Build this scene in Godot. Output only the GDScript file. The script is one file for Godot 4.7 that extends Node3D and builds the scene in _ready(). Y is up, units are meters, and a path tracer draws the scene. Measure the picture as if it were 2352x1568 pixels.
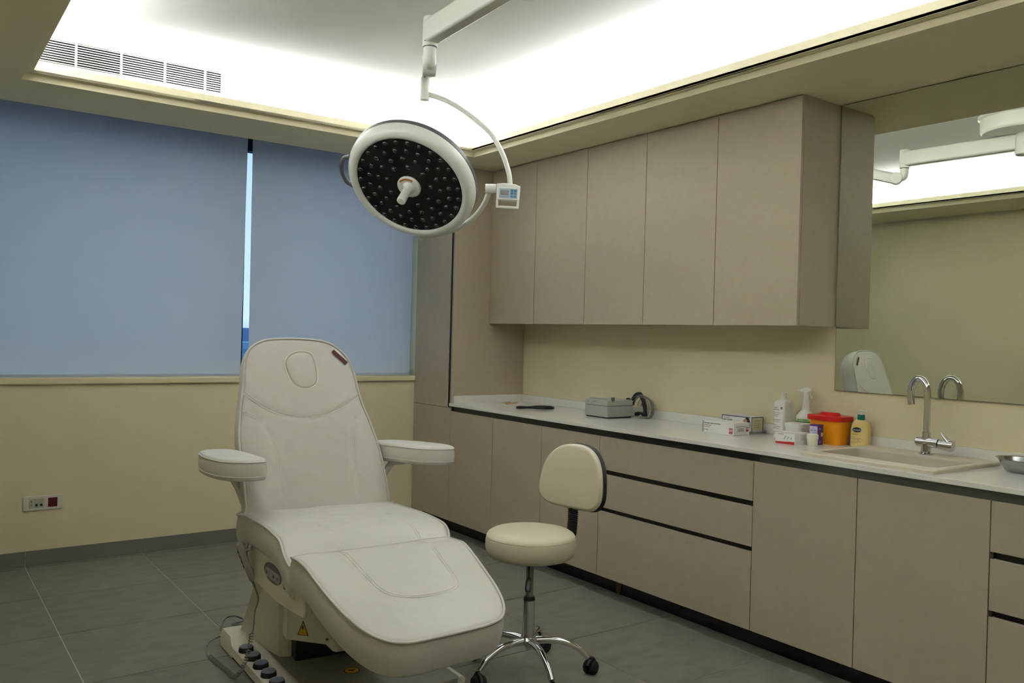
extends Node3D

# A dermatology treatment room at dusk: a cove-lit ceiling, roller blinds, taupe cabinets, a white treatment chair.
const HS := 2.517      # underside of the dropped ceiling
const HC := 2.80       # raised ceiling
const WX := -3.80      # side wall opposite the cabinets
const ZB := 6.40       # wall behind the camera
const CT := 0.898      # worktop
var mats := {}
var names := {}

func _ready() -> void:
	# ---- camera ----
	var cam := Camera3D.new()
	cam.name = "camera"
	cam.fov = 43.84
	cam.near = 0.05
	cam.far = 3000.0
	cam.transform = Transform3D(Basis(Vector3(0.81055, 0.02666, 0.58506), Vector3(-0.01804, 0.99963, -0.02055), Vector3(-0.58538, 0.00610, 0.81073)).orthonormalized(), Vector3(-3.66383, 1.36409, 5.43706))
	add_child(cam)
	cam.current = true
	# ---- sky, exposure ----
	var env := Environment.new()
	var sky := Sky.new()
	var sm := ProceduralSkyMaterial.new()
	sm.sky_top_color = Color(0.62, 0.80, 0.95)
	sm.sky_horizon_color = Color(0.80, 0.93, 1.0)
	sm.sky_curve = 0.2
	sm.ground_bottom_color = Color(0.30, 0.42, 0.55)
	sm.ground_horizon_color = Color(0.50, 0.68, 0.86)
	sm.sun_angle_max = 1.0
	sky.sky_material = sm
	env.background_mode = Environment.BG_SKY
	env.sky = sky
	env.background_energy_multiplier = SKY_E
	env.tonemap_mode = Environment.TONE_MAPPER_LINEAR
	env.tonemap_exposure = EXPO
	env.sdfgi_enabled = true
	env.ssao_enabled = true
	env.ssil_enabled = true
	var we := WorldEnvironment.new()
	we.name = "world_environment"
	we.environment = env
	add_child(we)
	# ---- cove lights: LED strips lying in the trough, the one over the window dimmer ----
	make_materials()
	for s in [[Vector3(-0.632, 2.580, 3.00), 0.0, 4.40, TILT, 1.35], [Vector3(-3.253, 2.580, 3.00), 0.0, 4.40, -TILT, 1.35], [Vector3(-1.70, 2.580, 0.775), PI / 2, 2.10, TILT, 0.90], [Vector3(-1.94, 2.580, 5.653), PI / 2, 2.40, -TILT, 0.80]]:
		var strip := AreaLight3D.new()
		strip.name = "cove_light"
		strip.area_size = Vector2(0.08, s[2])
		strip.area_normalize_energy = false
		strip.light_color = COVE_C
		strip.light_energy = COVE_E * s[4]
		strip.area_range = 12.0
		strip.area_attenuation = 2.0
		strip.shadow_enabled = true
		strip.transform = Transform3D(Basis(Vector3.UP, s[1]) * Basis(Vector3.BACK, s[3]) * Basis(Vector3.RIGHT, PI / 2), s[0])
		add_child(strip, true)
	build_room()
	build_window()
	build_cabinets()
	build_chair()
	build_stool()
	build_lamp()
	build_counter_things()

const SKY_E := 1.3
const EXPO := 1.0
const COVE_E := 11.4
const TILT := -0.12
const COVE_C := Color(0.94, 0.96, 1.0)

# ------------------------------------------------------------------ materials
func mat(key: String, c: Color, rough := 0.6, metal := 0.0) -> StandardMaterial3D:
	var m := StandardMaterial3D.new()
	m.resource_name = key
	m.albedo_color = c
	m.roughness = rough
	m.metallic = metal
	mats[key] = m
	return m

func noise_tex(freq: float, seed_: int, ramp: Array, octaves := 4, normal := false, size := 512, bump := 4.0) -> NoiseTexture2D:
	var n := FastNoiseLite.new()
	n.noise_type = FastNoiseLite.TYPE_SIMPLEX_SMOOTH
	n.frequency = freq
	n.seed = seed_
	n.fractal_octaves = octaves
	var t := NoiseTexture2D.new()
	t.width = size
	t.height = size
	t.seamless = true
	t.noise = n
	t.as_normal_map = normal
	t.bump_strength = bump
	if ramp.size() > 0:
		var g := Gradient.new()
		var cs := PackedColorArray()
		var os := PackedFloat32Array()
		for i in ramp.size():
			cs.append(ramp[i])
			os.append(float(i) / (ramp.size() - 1))
		g.colors = cs
		g.offsets = os
		t.color_ramp = g
	return t

func tri(m: StandardMaterial3D, s: Vector3, world := false) -> void:
	m.uv1_triplanar = true
	m.uv1_world_triplanar = world
	m.uv1_scale = s

func make_materials() -> void:
	var m := mat("cream wall paint", Color(0.868, 0.828, 0.680), 0.75)
	m.albedo_texture = noise_tex(0.006, 3, [Color(0.97, 0.97, 0.97), Color(1, 1, 1)], 3)
	tri(m, Vector3(0.5, 0.5, 0.5), true)
	mat("ceiling white", Color(0.92, 0.92, 0.90), 0.85)
	mat("trough paint", Color(0.90, 0.89, 0.845), 0.8)
	mat("soffit paint", Color(0.885, 0.850, 0.715), 0.75)
	for i in 4:
		m = mat("floor tile %d" % i, Color(0.50, 0.50, 0.455) * [1.0, 0.97, 1.03, 0.985][i], 0.42)
		m.albedo_color.a = 1.0
		m.albedo_texture = noise_tex(0.010, 11 + i, [Color(0.86, 0.86, 0.85), Color(0.95, 0.94, 0.92), Color(1, 0.99, 0.965)], 5)
		tri(m, Vector3(0.9, 0.9, 2.2))
		m.uv1_offset = Vector3(0.31 * i, 0.17 * i, 0.43 * i)
		m.metallic_specular = 0.4
	mat("grout", Color(0.74, 0.74, 0.68), 0.9)
	mat("skirting tile", Color(0.45, 0.45, 0.41), 0.45).metallic_specular = 0.4
	m = mat("taupe laminate", Color(0.704, 0.654, 0.566), 0.5)
	m.albedo_texture = noise_tex(0.02, 31, [Color(0.975, 0.975, 0.975), Color(1, 1, 1)], 3)
	tri(m, Vector3(1.5, 1.5, 1.5), true)
	mat("cabinet carcass", Color(0.62, 0.56, 0.48), 0.6)
	mat("black profile", Color(0.035, 0.035, 0.038), 0.35)
	mat("black film", Color(0.018, 0.018, 0.022), 0.22)
	mat("film print", Color(0.075, 0.075, 0.105), 0.5)
	mat("grey film profile", Color(0.36, 0.37, 0.35), 0.25, 0.55)
	m = mat("white quartz", Color(0.93, 0.92, 0.88), 0.14)
	m.albedo_texture = noise_tex(0.25, 41, [Color(0.95, 0.95, 0.95), Color(1, 1, 1)], 2)
	tri(m, Vector3(2, 2, 2), true)
	mat("quartz upstand", Color(0.90, 0.89, 0.85), 0.22)
	m = mat("sink composite", Color(0.80, 0.765, 0.685), 0.4)
	m.albedo_texture = noise_tex(0.3, 43, [Color(0.95, 0.95, 0.94), Color(1, 1, 1)], 2)
	tri(m, Vector3(3, 3, 3), true)
	mat("mirror silver", Color(0.88, 0.90, 0.86), 0.0, 1.0)
	mat("mirror edge", Color(0.30, 0.36, 0.32), 0.2)
	mat("chrome", Color(0.84, 0.84, 0.85), 0.06, 1.0)
	mat("brushed steel", Color(0.66, 0.66, 0.67), 0.22, 1.0)
	mat("piston steel", Color(0.50, 0.50, 0.49), 0.45, 0.7)
	m = mat("white leather", Color(0.760, 0.747, 0.705), 0.42)
	m.normal_enabled = true
	m.normal_texture = noise_tex(0.09, 51, [], 4, true, 512, 3.0)
	m.normal_scale = 0.12
	tri(m, Vector3(5, 5, 5))
	m.metallic_specular = 0.45
	m = mat("cream leather", Color(0.775, 0.748, 0.648), 0.42)
	m.normal_enabled = true
	m.normal_texture = mats["white leather"].normal_texture
	m.normal_scale = 0.12
	tri(m, Vector3(5, 5, 5))
	mat("seam thread", Color(0.83, 0.815, 0.765), 0.55)
	mat("maroon tag", Color(0.30, 0.075, 0.065), 0.5)
	mat("ivory plastic", Color(0.82, 0.795, 0.70), 0.38)
	mat("white plastic", Color(0.86, 0.85, 0.81), 0.35)
	mat("lamp white", Color(0.875, 0.875, 0.845), 0.28)
	mat("grey plastic", Color(0.33, 0.34, 0.34), 0.4)
	mat("base white steel", Color(0.83, 0.815, 0.74), 0.35)
	mat("base plate grey", Color(0.52, 0.51, 0.46), 0.4)
	mat("black plastic", Color(0.035, 0.035, 0.037), 0.42)
	mat("black rubber", Color(0.03, 0.03, 0.03), 0.7)
	mat("pedal grey", Color(0.42, 0.45, 0.50), 0.3)
	mat("pedal print", Color(0.30, 0.42, 0.68), 0.35)
	mat("remote grey", Color(0.60, 0.58, 0.53), 0.45)
	mat("remote blue", Color(0.17, 0.27, 0.48), 0.4)
	mat("cable grey", Color(0.48, 0.47, 0.44), 0.5)
	mat("cable black", Color(0.03, 0.03, 0.035), 0.45)
	mat("silver panel", Color(0.62, 0.60, 0.60), 0.3, 0.5)
	mat("recess shade", Color(0.40, 0.375, 0.32), 0.5)
	mat("switch red", Color(0.55, 0.06, 0.04), 0.3)
	mat("warning yellow", Color(0.83, 0.68, 0.10), 0.45)
	mat("print black", Color(0.05, 0.05, 0.05), 0.6)
	mat("lamp face black", Color(0.045, 0.043, 0.040), 0.3)
	mat("lens socket", Color(0.02, 0.02, 0.02), 0.35)
	m = mat("lens glass", Color(0.035, 0.034, 0.031), 0.03)
	m.clearcoat_enabled = true
	m.clearcoat = 1.0
	m.clearcoat_roughness = 0.03
	mat("orange mark", Color(0.70, 0.40, 0.13), 0.5)
	mat("panel blue grey", Color(0.62, 0.69, 0.72), 0.35)
	mat("screen dark", Color(0.045, 0.045, 0.085), 0.15)
	mat("button blue", Color(0.18, 0.45, 0.60), 0.4)
	mat("button face", Color(0.50, 0.72, 0.80), 0.4)
	m = mat("blind fabric", Color(0.80, 0.80, 0.785), 0.85)
	m.backlight_enabled = true
	m.backlight = BLIND_T
	mat("window frame black", Color(0.02, 0.022, 0.03), 0.4)
	m = mat("window glass", Color(0.9, 0.95, 1.0, 0.06), 0.02)
	m.transparency = BaseMaterial3D.TRANSPARENCY_ALPHA
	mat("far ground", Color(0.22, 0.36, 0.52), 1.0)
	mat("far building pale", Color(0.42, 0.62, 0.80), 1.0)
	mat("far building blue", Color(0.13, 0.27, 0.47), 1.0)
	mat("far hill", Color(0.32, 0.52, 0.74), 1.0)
	mat("grille white", Color(0.90, 0.895, 0.87), 0.4)
	mat("grille dark", Color(0.02, 0.02, 0.02), 0.9)
	mat("socket white", Color(0.82, 0.80, 0.75), 0.35)
	mat("socket ivory", Color(0.70, 0.70, 0.60), 0.35)
	mat("socket red", Color(0.33, 0.02, 0.025), 0.35)
	mat("machine grey", Color(0.62, 0.62, 0.59), 0.5)
	mat("machine grey lid", Color(0.66, 0.66, 0.625), 0.5)
	mat("dark slit", Color(0.10, 0.10, 0.10), 0.7)
	mat("pale wood", Color(0.80, 0.62, 0.34), 0.55)
	mat("carton white", Color(0.88, 0.875, 0.855), 0.5)
	mat("print red", Color(0.72, 0.10, 0.09), 0.5)
	mat("print dull red", Color(0.62, 0.38, 0.34), 0.5)
	mat("print grey", Color(0.45, 0.45, 0.45), 0.55)
	mat("print navy", Color(0.10, 0.15, 0.24), 0.5)
	mat("print green", Color(0.16, 0.36, 0.10), 0.5)
	mat("label green", Color(0.72, 0.84, 0.64), 0.5)
	mat("label cream", Color(0.84, 0.80, 0.62), 0.5)
	mat("skin tone", Color(0.72, 0.54, 0.40), 0.6)
	mat("hair brown", Color(0.12, 0.07, 0.05), 0.6)
	mat("bottle white", Color(0.87, 0.86, 0.82), 0.35)
	mat("sharps yellow", Color(0.94, 0.60, 0.035), 0.35)
	mat("sharps red", Color(0.80, 0.045, 0.03), 0.32)
	mat("carton purple", Color(0.28, 0.16, 0.46), 0.45)
	mat("carton lilac", Color(0.80, 0.78, 0.86), 0.45)
	mat("jar cream", Color(0.88, 0.87, 0.78), 0.4)
	mat("lotion yellow", Color(0.86, 0.76, 0.47), 0.3)
	mat("cap teal", Color(0.02, 0.42, 0.36), 0.35)
	mat("pump clear white", Color(0.86, 0.87, 0.84), 0.3)
	mat("logo navy", Color(0.02, 0.03, 0.06), 0.35)
	mat("tape brown", Color(0.42, 0.30, 0.12), 0.6)
	m = mat("led diffuser", Color(1, 1, 1), 0.6)
	m.emission_enabled = true
	m.emission = Color(1.0, 0.985, 0.94)
	m.emission_energy_multiplier = 1.5

const BLIND_T := Color(0.75, 0.80, 0.86)

# ------------------------------------------------------------------ nodes
func put(parent: Node, called: String, mesh: Mesh, material: String, xf := Transform3D()) -> MeshInstance3D:
	var o := MeshInstance3D.new()
	o.name = called
	o.mesh = mesh
	o.material_override = mats[material]
	o.transform = xf
	parent.add_child(o, true)
	return o

func unique(called: String) -> String:
	if not names.has(called):
		names[called] = 0
		return called
	names[called] += 1
	return "%s_%03d" % [called, names[called]]

func thing(called: String, label: String, category: String, at := Vector3.ZERO, turn := 0.0, group := "") -> Node3D:
	var o := Node3D.new()
	o.name = unique(called)
	add_child(o)
	o.position = at
	o.rotation.y = turn
	o.set_meta("label", label)
	o.set_meta("category", category)
	if group != "":
		o.set_meta("group", group)
	return o

func shell(called: String, label := "", category := "") -> Node3D:
	var o := Node3D.new()
	o.name = called
	add_child(o)
	o.set_meta("kind", "structure")
	if label != "":
		o.set_meta("label", label)
		o.set_meta("category", category)
	return o

func at(x: float, y: float, z: float, yaw := 0.0) -> Transform3D:
	return Transform3D(Basis(Vector3.UP, yaw), Vector3(x, y, z))

# an orientation whose y axis is n
func along(n: Vector3, origin := Vector3.ZERO) -> Transform3D:
	var y := n.normalized()
	var x := (Vector3.RIGHT if absf(y.x) < 0.9 else Vector3.FORWARD)
	var z := x.cross(y).normalized()
	x = y.cross(z).normalized()
	return Transform3D(Basis(x, y, z), origin)

# ------------------------------------------------------------------ meshes
# verts + triangle indices -> mesh with normals split at sharp edges; closed shapes are turned outwards
func finish(v: PackedVector3Array, idx: PackedInt32Array, angle := 38.0, closed := true) -> ArrayMesh:
	var nt := idx.size() / 3
	var vol := 0.0
	if closed:
		for t in nt:
			vol += v[idx[t * 3]].dot(v[idx[t * 3 + 1]].cross(v[idx[t * 3 + 2]]))
	var flip := closed and vol > 0.0       # Godot's front faces run clockwise: outward means negative here
	var fn := PackedVector3Array()
	fn.resize(nt)
	var around := []
	around.resize(v.size())
	for t in nt:
		var a := idx[t * 3]
		var b := idx[t * 3 + 1]
		var c := idx[t * 3 + 2]
		if flip:
			idx[t * 3 + 1] = c
			idx[t * 3 + 2] = b
			var s := b
			b = c
			c = s
		fn[t] = (v[c] - v[a]).cross(v[b] - v[a])
		for k in [a, b, c]:
			if around[k] == null:
				around[k] = PackedInt32Array()
			around[k].append(t)
	var lim := cos(deg_to_rad(angle))
	var unit := PackedVector3Array()
	unit.resize(nt)
	for t in nt:
		unit[t] = fn[t].normalized()
	var pv := PackedVector3Array()
	var pn := PackedVector3Array()
	for t in nt:
		if fn[t].length_squared() < 1e-22:
			continue
		for k in 3:
			var i := idx[t * 3 + k]
			var n := Vector3.ZERO
			for o in around[i]:
				if unit[o].dot(unit[t]) >= lim:
					n += fn[o]
			pv.append(v[i])
			pn.append(n.normalized() if n.length_squared() > 1e-24 else unit[t])
	var arr := []
	arr.resize(Mesh.ARRAY_MAX)
	arr[Mesh.ARRAY_VERTEX] = pv
	arr[Mesh.ARRAY_NORMAL] = pn
	var m := ArrayMesh.new()
	m.add_surface_from_arrays(Mesh.PRIMITIVE_TRIANGLES, arr)
	return m

func grid_idx(idx: PackedInt32Array, rows: int, cols: int, wrap_cols: bool, wrap_rows := false, base := 0) -> void:
	for r in rows - (0 if wrap_rows else 1):
		for c in cols - (0 if wrap_cols else 1):
			var a := base + r * cols + c
			var b := base + r * cols + (c + 1) % cols
			var d := base + ((r + 1) % rows) * cols + c
			var e := base + ((r + 1) % rows) * cols + (c + 1) % cols
			idx.append_array([a, b, e, a, e, d])

# box with rounded edges, centred
func rbox(x: float, y: float, z: float, r := 0.0015, seg := 2) -> ArrayMesh:
	r = minf(r, minf(x, minf(y, z)) * 0.499)
	var h := Vector3(x, y, z) * 0.5 - Vector3.ONE * r
	var v := PackedVector3Array()
	var nn := PackedVector3Array()
	var idx := PackedInt32Array()
	var ts := []
	for i in seg + 1:
		ts.append([-1.0, -tan(PI / 4 * (1.0 - float(i) / seg))])
	for i in seg + 1:
		ts.append([1.0, tan(PI / 4 * float(i) / seg)])
	for ax in 3:
		for sg in [-1.0, 1.0]:
			var base := v.size()
			for a in ts:
				for b in ts:
					var d := Vector3.ZERO
					var p := Vector3.ZERO
					var a1 := (ax + 1) % 3
					var a2 := (ax + 2) % 3
					d[ax] = sg
					d[a1] = a[1]
					d[a2] = b[1]
					d = d.normalized()
					p[ax] = sg * h[ax]
					p[a1] = a[0] * h[a1]
					p[a2] = b[0] * h[a2]
					v.append(p + d * r)
					nn.append(d)
			var n := ts.size()
			for i in n - 1:
				for j in n - 1:
					var q := base + i * n + j
					if sg > 0:
						idx.append_array([q, q + 1, q + n + 1, q, q + n + 1, q + n])
					else:
						idx.append_array([q, q + n + 1, q + 1, q, q + n, q + n + 1])
	var arr := []
	arr.resize(Mesh.ARRAY_MAX)
	arr[Mesh.ARRAY_VERTEX] = v
	arr[Mesh.ARRAY_NORMAL] = nn
	arr[Mesh.ARRAY_INDEX] = idx
	var m := ArrayMesh.new()
	m.add_surface_from_arrays(Mesh.PRIMITIVE_TRIANGLES, arr)
	return m

# a rounded box given by its two corners, under a parent
func slab(parent: Node, called: String, a: Vector3, b: Vector3, material: String, r := 0.0015) -> MeshInstance3D:
	var s := (b - a).abs()
	return put(parent, called, rbox(s.x, s.y, s.z, r, 1), material, Transform3D(Basis(), (a + b) * 0.5))

# profile of (radius, height) turned about y
func lathe(profile: Array, seg := 32, angle := 38.0) -> ArrayMesh:
	var v := PackedVector3Array()
	var idx := PackedInt32Array()
	for p in profile:
		for i in seg:
			var t := TAU * i / seg
			v.append(Vector3(p.x * cos(t), p.y, p.x * sin(t)))
	grid_idx(idx, profile.size(), seg, true)
	for e in [0, profile.size() - 1]:
		if profile[e].x > 1e-5:
			var c := v.size()
			v.append(Vector3(0, profile[e].y, 0))
			for i in seg:
				var j := (i + 1) % seg
				if e == 0:
					idx.append_array([c, e * seg + j, e * seg + i])
				else:
					idx.append_array([c, e * seg + i, e * seg + j])
	return finish(v, idx, angle)

func spline(pts: Array, steps := 8, closed := false) -> PackedVector3Array:
	var out := PackedVector3Array()
	var n := pts.size()
	for i in (n if closed else n - 1):
		var a: Vector3 = pts[(i - 1 + n) % n] if closed else pts[maxi(i - 1, 0)]
		var b: Vector3 = pts[i]
		var c: Vector3 = pts[(i + 1) % n]
		var d: Vector3 = pts[(i + 2) % n] if closed else pts[mini(i + 2, n - 1)]
		for s in steps:
			out.append(b.cubic_interpolate(c, a, d, float(s) / steps))
	if not closed:
		out.append(pts[n - 1])
	return out

func spline2(pts: Array, steps := 8, closed := true) -> Array:
	var p3 := []
	for p in pts:
		p3.append(Vector3(p.x, p.y, 0))
	var out := []
	for p in spline(p3, steps, closed):
		out.append(Vector2(p.x, p.y))
	return out

# tube along a path; radius may be one number or one per point; flat scales the section across the binormal
func tube(path: PackedVector3Array, radius, seg := 10, closed := false, flat := 1.0) -> ArrayMesh:
	var v := PackedVector3Array()
	var idx := PackedInt32Array()
	var n := path.size()
	var up := Vector3.UP
	var nrm := Vector3.ZERO
	for i in n:
		var d: Vector3
		if closed:
			d = path[(i + 1) % n] - path[(i - 1 + n) % n]
		else:
			d = path[mini(i + 1, n - 1)] - path[maxi(i - 1, 0)]
		d = d.normalized()
		if i == 0:
			nrm = d.cross(up if absf(d.dot(up)) < 0.95 else Vector3.RIGHT).normalized()
		else:
			nrm = (nrm - d * nrm.dot(d)).normalized()
		var bi := d.cross(nrm)
		var r: float = radius[i] if radius is Array or radius is PackedFloat32Array else radius
		for k in seg:
			var t := TAU * k / seg
			v.append(path[i] + (nrm * cos(t) + bi * sin(t) * flat) * r)
	grid_idx(idx, n, seg, true, closed)
	if not closed:
		for e in [0, n - 1]:
			var c := v.size()
			v.append(path[e])
			for k in seg:
				var j := (k + 1) % seg
				if e == 0:
					idx.append_array([c, j, k])
				else:
					idx.append_array([c, e * seg + k, e * seg + j])
	return finish(v, idx, 50.0)

func line(a: Vector3, b: Vector3, r: float, seg := 12) -> ArrayMesh:
	return tube(PackedVector3Array([a, b]), r, seg)

# outline in x,y pushed out along z from 0 to depth, edges chamfered
func prism(poly: Array, depth: float, bev := 0.001, angle := 30.0) -> ArrayMesh:
	var n := poly.size()
	var area := 0.0
	for i in n:
		area += poly[i].cross(poly[(i + 1) % n])
	var inner := []
	for i in n:
		var d0: Vector2 = (poly[i] - poly[(i - 1 + n) % n]).normalized()
		var d1: Vector2 = (poly[(i + 1) % n] - poly[i]).normalized()
		var nm := Vector2(-(d0 + d1).y, (d0 + d1).x).normalized() * signf(area)
		inner.append(poly[i] + nm * bev)
	var v := PackedVector3Array()
	var idx := PackedInt32Array()
	for row in [[inner, 0.0], [poly, bev], [poly, depth - bev], [inner, depth]]:
		for p in row[0]:
			v.append(Vector3(p.x, p.y, row[1]))
	grid_idx(idx, 4, n, true)
	var tris := Geometry2D.triangulate_polygon(PackedVector2Array(inner))
	# caps: wind them like the walls
	var tv := 0.0
	if tris.size() >= 3:
		tv = (inner[tris[1]] - inner[tris[0]]).cross(inner[tris[2]] - inner[tris[0]])
	for t in tris.size() / 3:
		var a := tris[t * 3]
		var b := tris[t * 3 + 1]
		var c := tris[t * 3 + 2]
		if (tv > 0.0) == (area > 0.0):
			idx.append_array([a, c, b, 3 * n + a, 3 * n + b, 3 * n + c])
		else:
			idx.append_array([a, b, c, 3 * n + a, 3 * n + c, 3 * n + b])
	return finish(v, idx, angle)

# upholstered pad: outline in x,y, its face towards +z at z = 0; thick below; the face rises by puff in the middle
func pad(outline: Array, thick: float, edge: float, puff: float, rings := 14, rough_seed := 0, rough_amp := 0.0, bulge := 0.004, shape = null) -> ArrayMesh:
	var n := outline.size()
	var c := Vector2.ZERO
	for p in outline:
		c += p
	c /= n
	var nz := FastNoiseLite.new()
	nz.seed = rough_seed
	nz.frequency = 9.0
	nz.fractal_octaves = 2
	var rows := []           # [scale-in distance, z]
	var v := PackedVector3Array()
	var idx := PackedInt32Array()
	# face, from the middle out
	for r in range(1, rings + 1):
		var t := float(r) / rings
		for i in n:
			var p: Vector2 = c + (outline[i] - c) * t
			var away: Vector2 = (outline[i] - c)
			var q: Vector2 = p - away.normalized() * edge * t
			var z := puff * (1.0 - pow(t, 3.0)) + nz.get_noise_2d(q.x, q.y) * rough_amp * (1.0 - pow(t, 6.0))
			if shape != null:
				z += shape.call(q) * (1.0 - pow(t, 8.0))
			v.append(Vector3(q.x, q.y, z))
	# the rounded rim, the side, the back
	var prof := []
	for k in range(1, 5):
		var a := PI / 2 * k / 4
		prof.append(Vector2(-edge * (1.0 - sin(a)), -edge * (1.0 - cos(a))))
	for k in range(1, 4):
		var s := float(k) / 4
		prof.append(Vector2(bulge * sin(PI * s), -edge - (thick - 2 * edge) * s))
	for k in range(0, 5):
		var a2 := PI / 2 * k / 4
		prof.append(Vector2(-edge * (1.0 - cos(a2)), -(thick - edge) - edge * sin(a2)))
	for pr in prof:
		for i in n:
			var away2: Vector2 = (outline[i] - c).normalized()
			var q2: Vector2 = outline[i] + away2 * pr.x
			v.append(Vector3(q2.x, q2.y, pr.y))
	grid_idx(idx, rings + prof.size(), n, true)
	var m0 := v.size()
	v.append(Vector3(c.x, c.y, puff))
	v.append(Vector3(c.x, c.y, -thick))
	var last := (rings + prof.size() - 1) * n
	for i in n:
		var j := (i + 1) % n
		idx.append_array([m0, j, i])
		idx.append_array([m0 + 1, last + i, last + j])
	return finish(v, idx, 70.0)

func loft(sections: Array, angle := 38.0) -> ArrayMesh:      # rings of equal length, capped
	var n: int = sections[0].size()
	var v := PackedVector3Array()
	var idx := PackedInt32Array()
	for s in sections:
		for p in s:
			v.append(p)
	grid_idx(idx, sections.size(), n, true)
	for e in [0, sections.size() - 1]:
		var c := Vector3.ZERO
		for p in sections[e]:
			c += p
		var k := v.size()
		v.append(c / n)
		for i in n:
			var j := (i + 1) % n
			if e == 0:
				idx.append_array([k, j, i])
			else:
				idx.append_array([k, e * n + i, e * n + j])
	return finish(v, idx, angle)

# a rounded rectangle as points (x, y)
func rrect(w: float, h: float, r: float, seg := 5) -> Array:
	var out := []
	for q in 4:
		var cx := (w / 2 - r) * (1 if q in [0, 3] else -1)
		var cy := (h / 2 - r) * (1 if q in [0, 1] else -1)
		for k in seg + 1:
			var a := PI / 2 * (q + float(k) / seg)
			out.append(Vector2(cx + r * cos(a), cy + r * sin(a)))
	return out

func ellipse(rx: float, ry: float, n := 28) -> Array:
	var out := []
	for i in n:
		out.append(Vector2(rx * cos(TAU * i / n), ry * sin(TAU * i / n)))
	return out

func lift(poly: Array, y: float) -> PackedVector3Array:      # (x, y) of the outline -> a level ring at height y
	var out := PackedVector3Array()
	for p in poly:
		out.append(Vector3(p.x, y, p.y))
	return out

var fonts := {}
func words(parent: Node, called: String, s: String, height: float, material: String, xf: Transform3D, bold := false, family := "Droid Sans", centre := false) -> MeshInstance3D:
	var key := family + str(bold)
	if not fonts.has(key):
		var f := SystemFont.new()
		f.font_names = PackedStringArray([family])
		f.font_weight = 700 if bold else 400
		fonts[key] = f
	var t := TextMesh.new()
	t.font = fonts[key]
	t.text = s
	t.font_size = 24
	t.pixel_size = height / 17.5
	t.depth = 0.0004
	t.curve_step = 3.0
	t.horizontal_alignment = HORIZONTAL_ALIGNMENT_CENTER if centre else HORIZONTAL_ALIGNMENT_LEFT
	t.vertical_alignment = VERTICAL_ALIGNMENT_CENTER
	return put(parent, called, t, material, xf)

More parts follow.
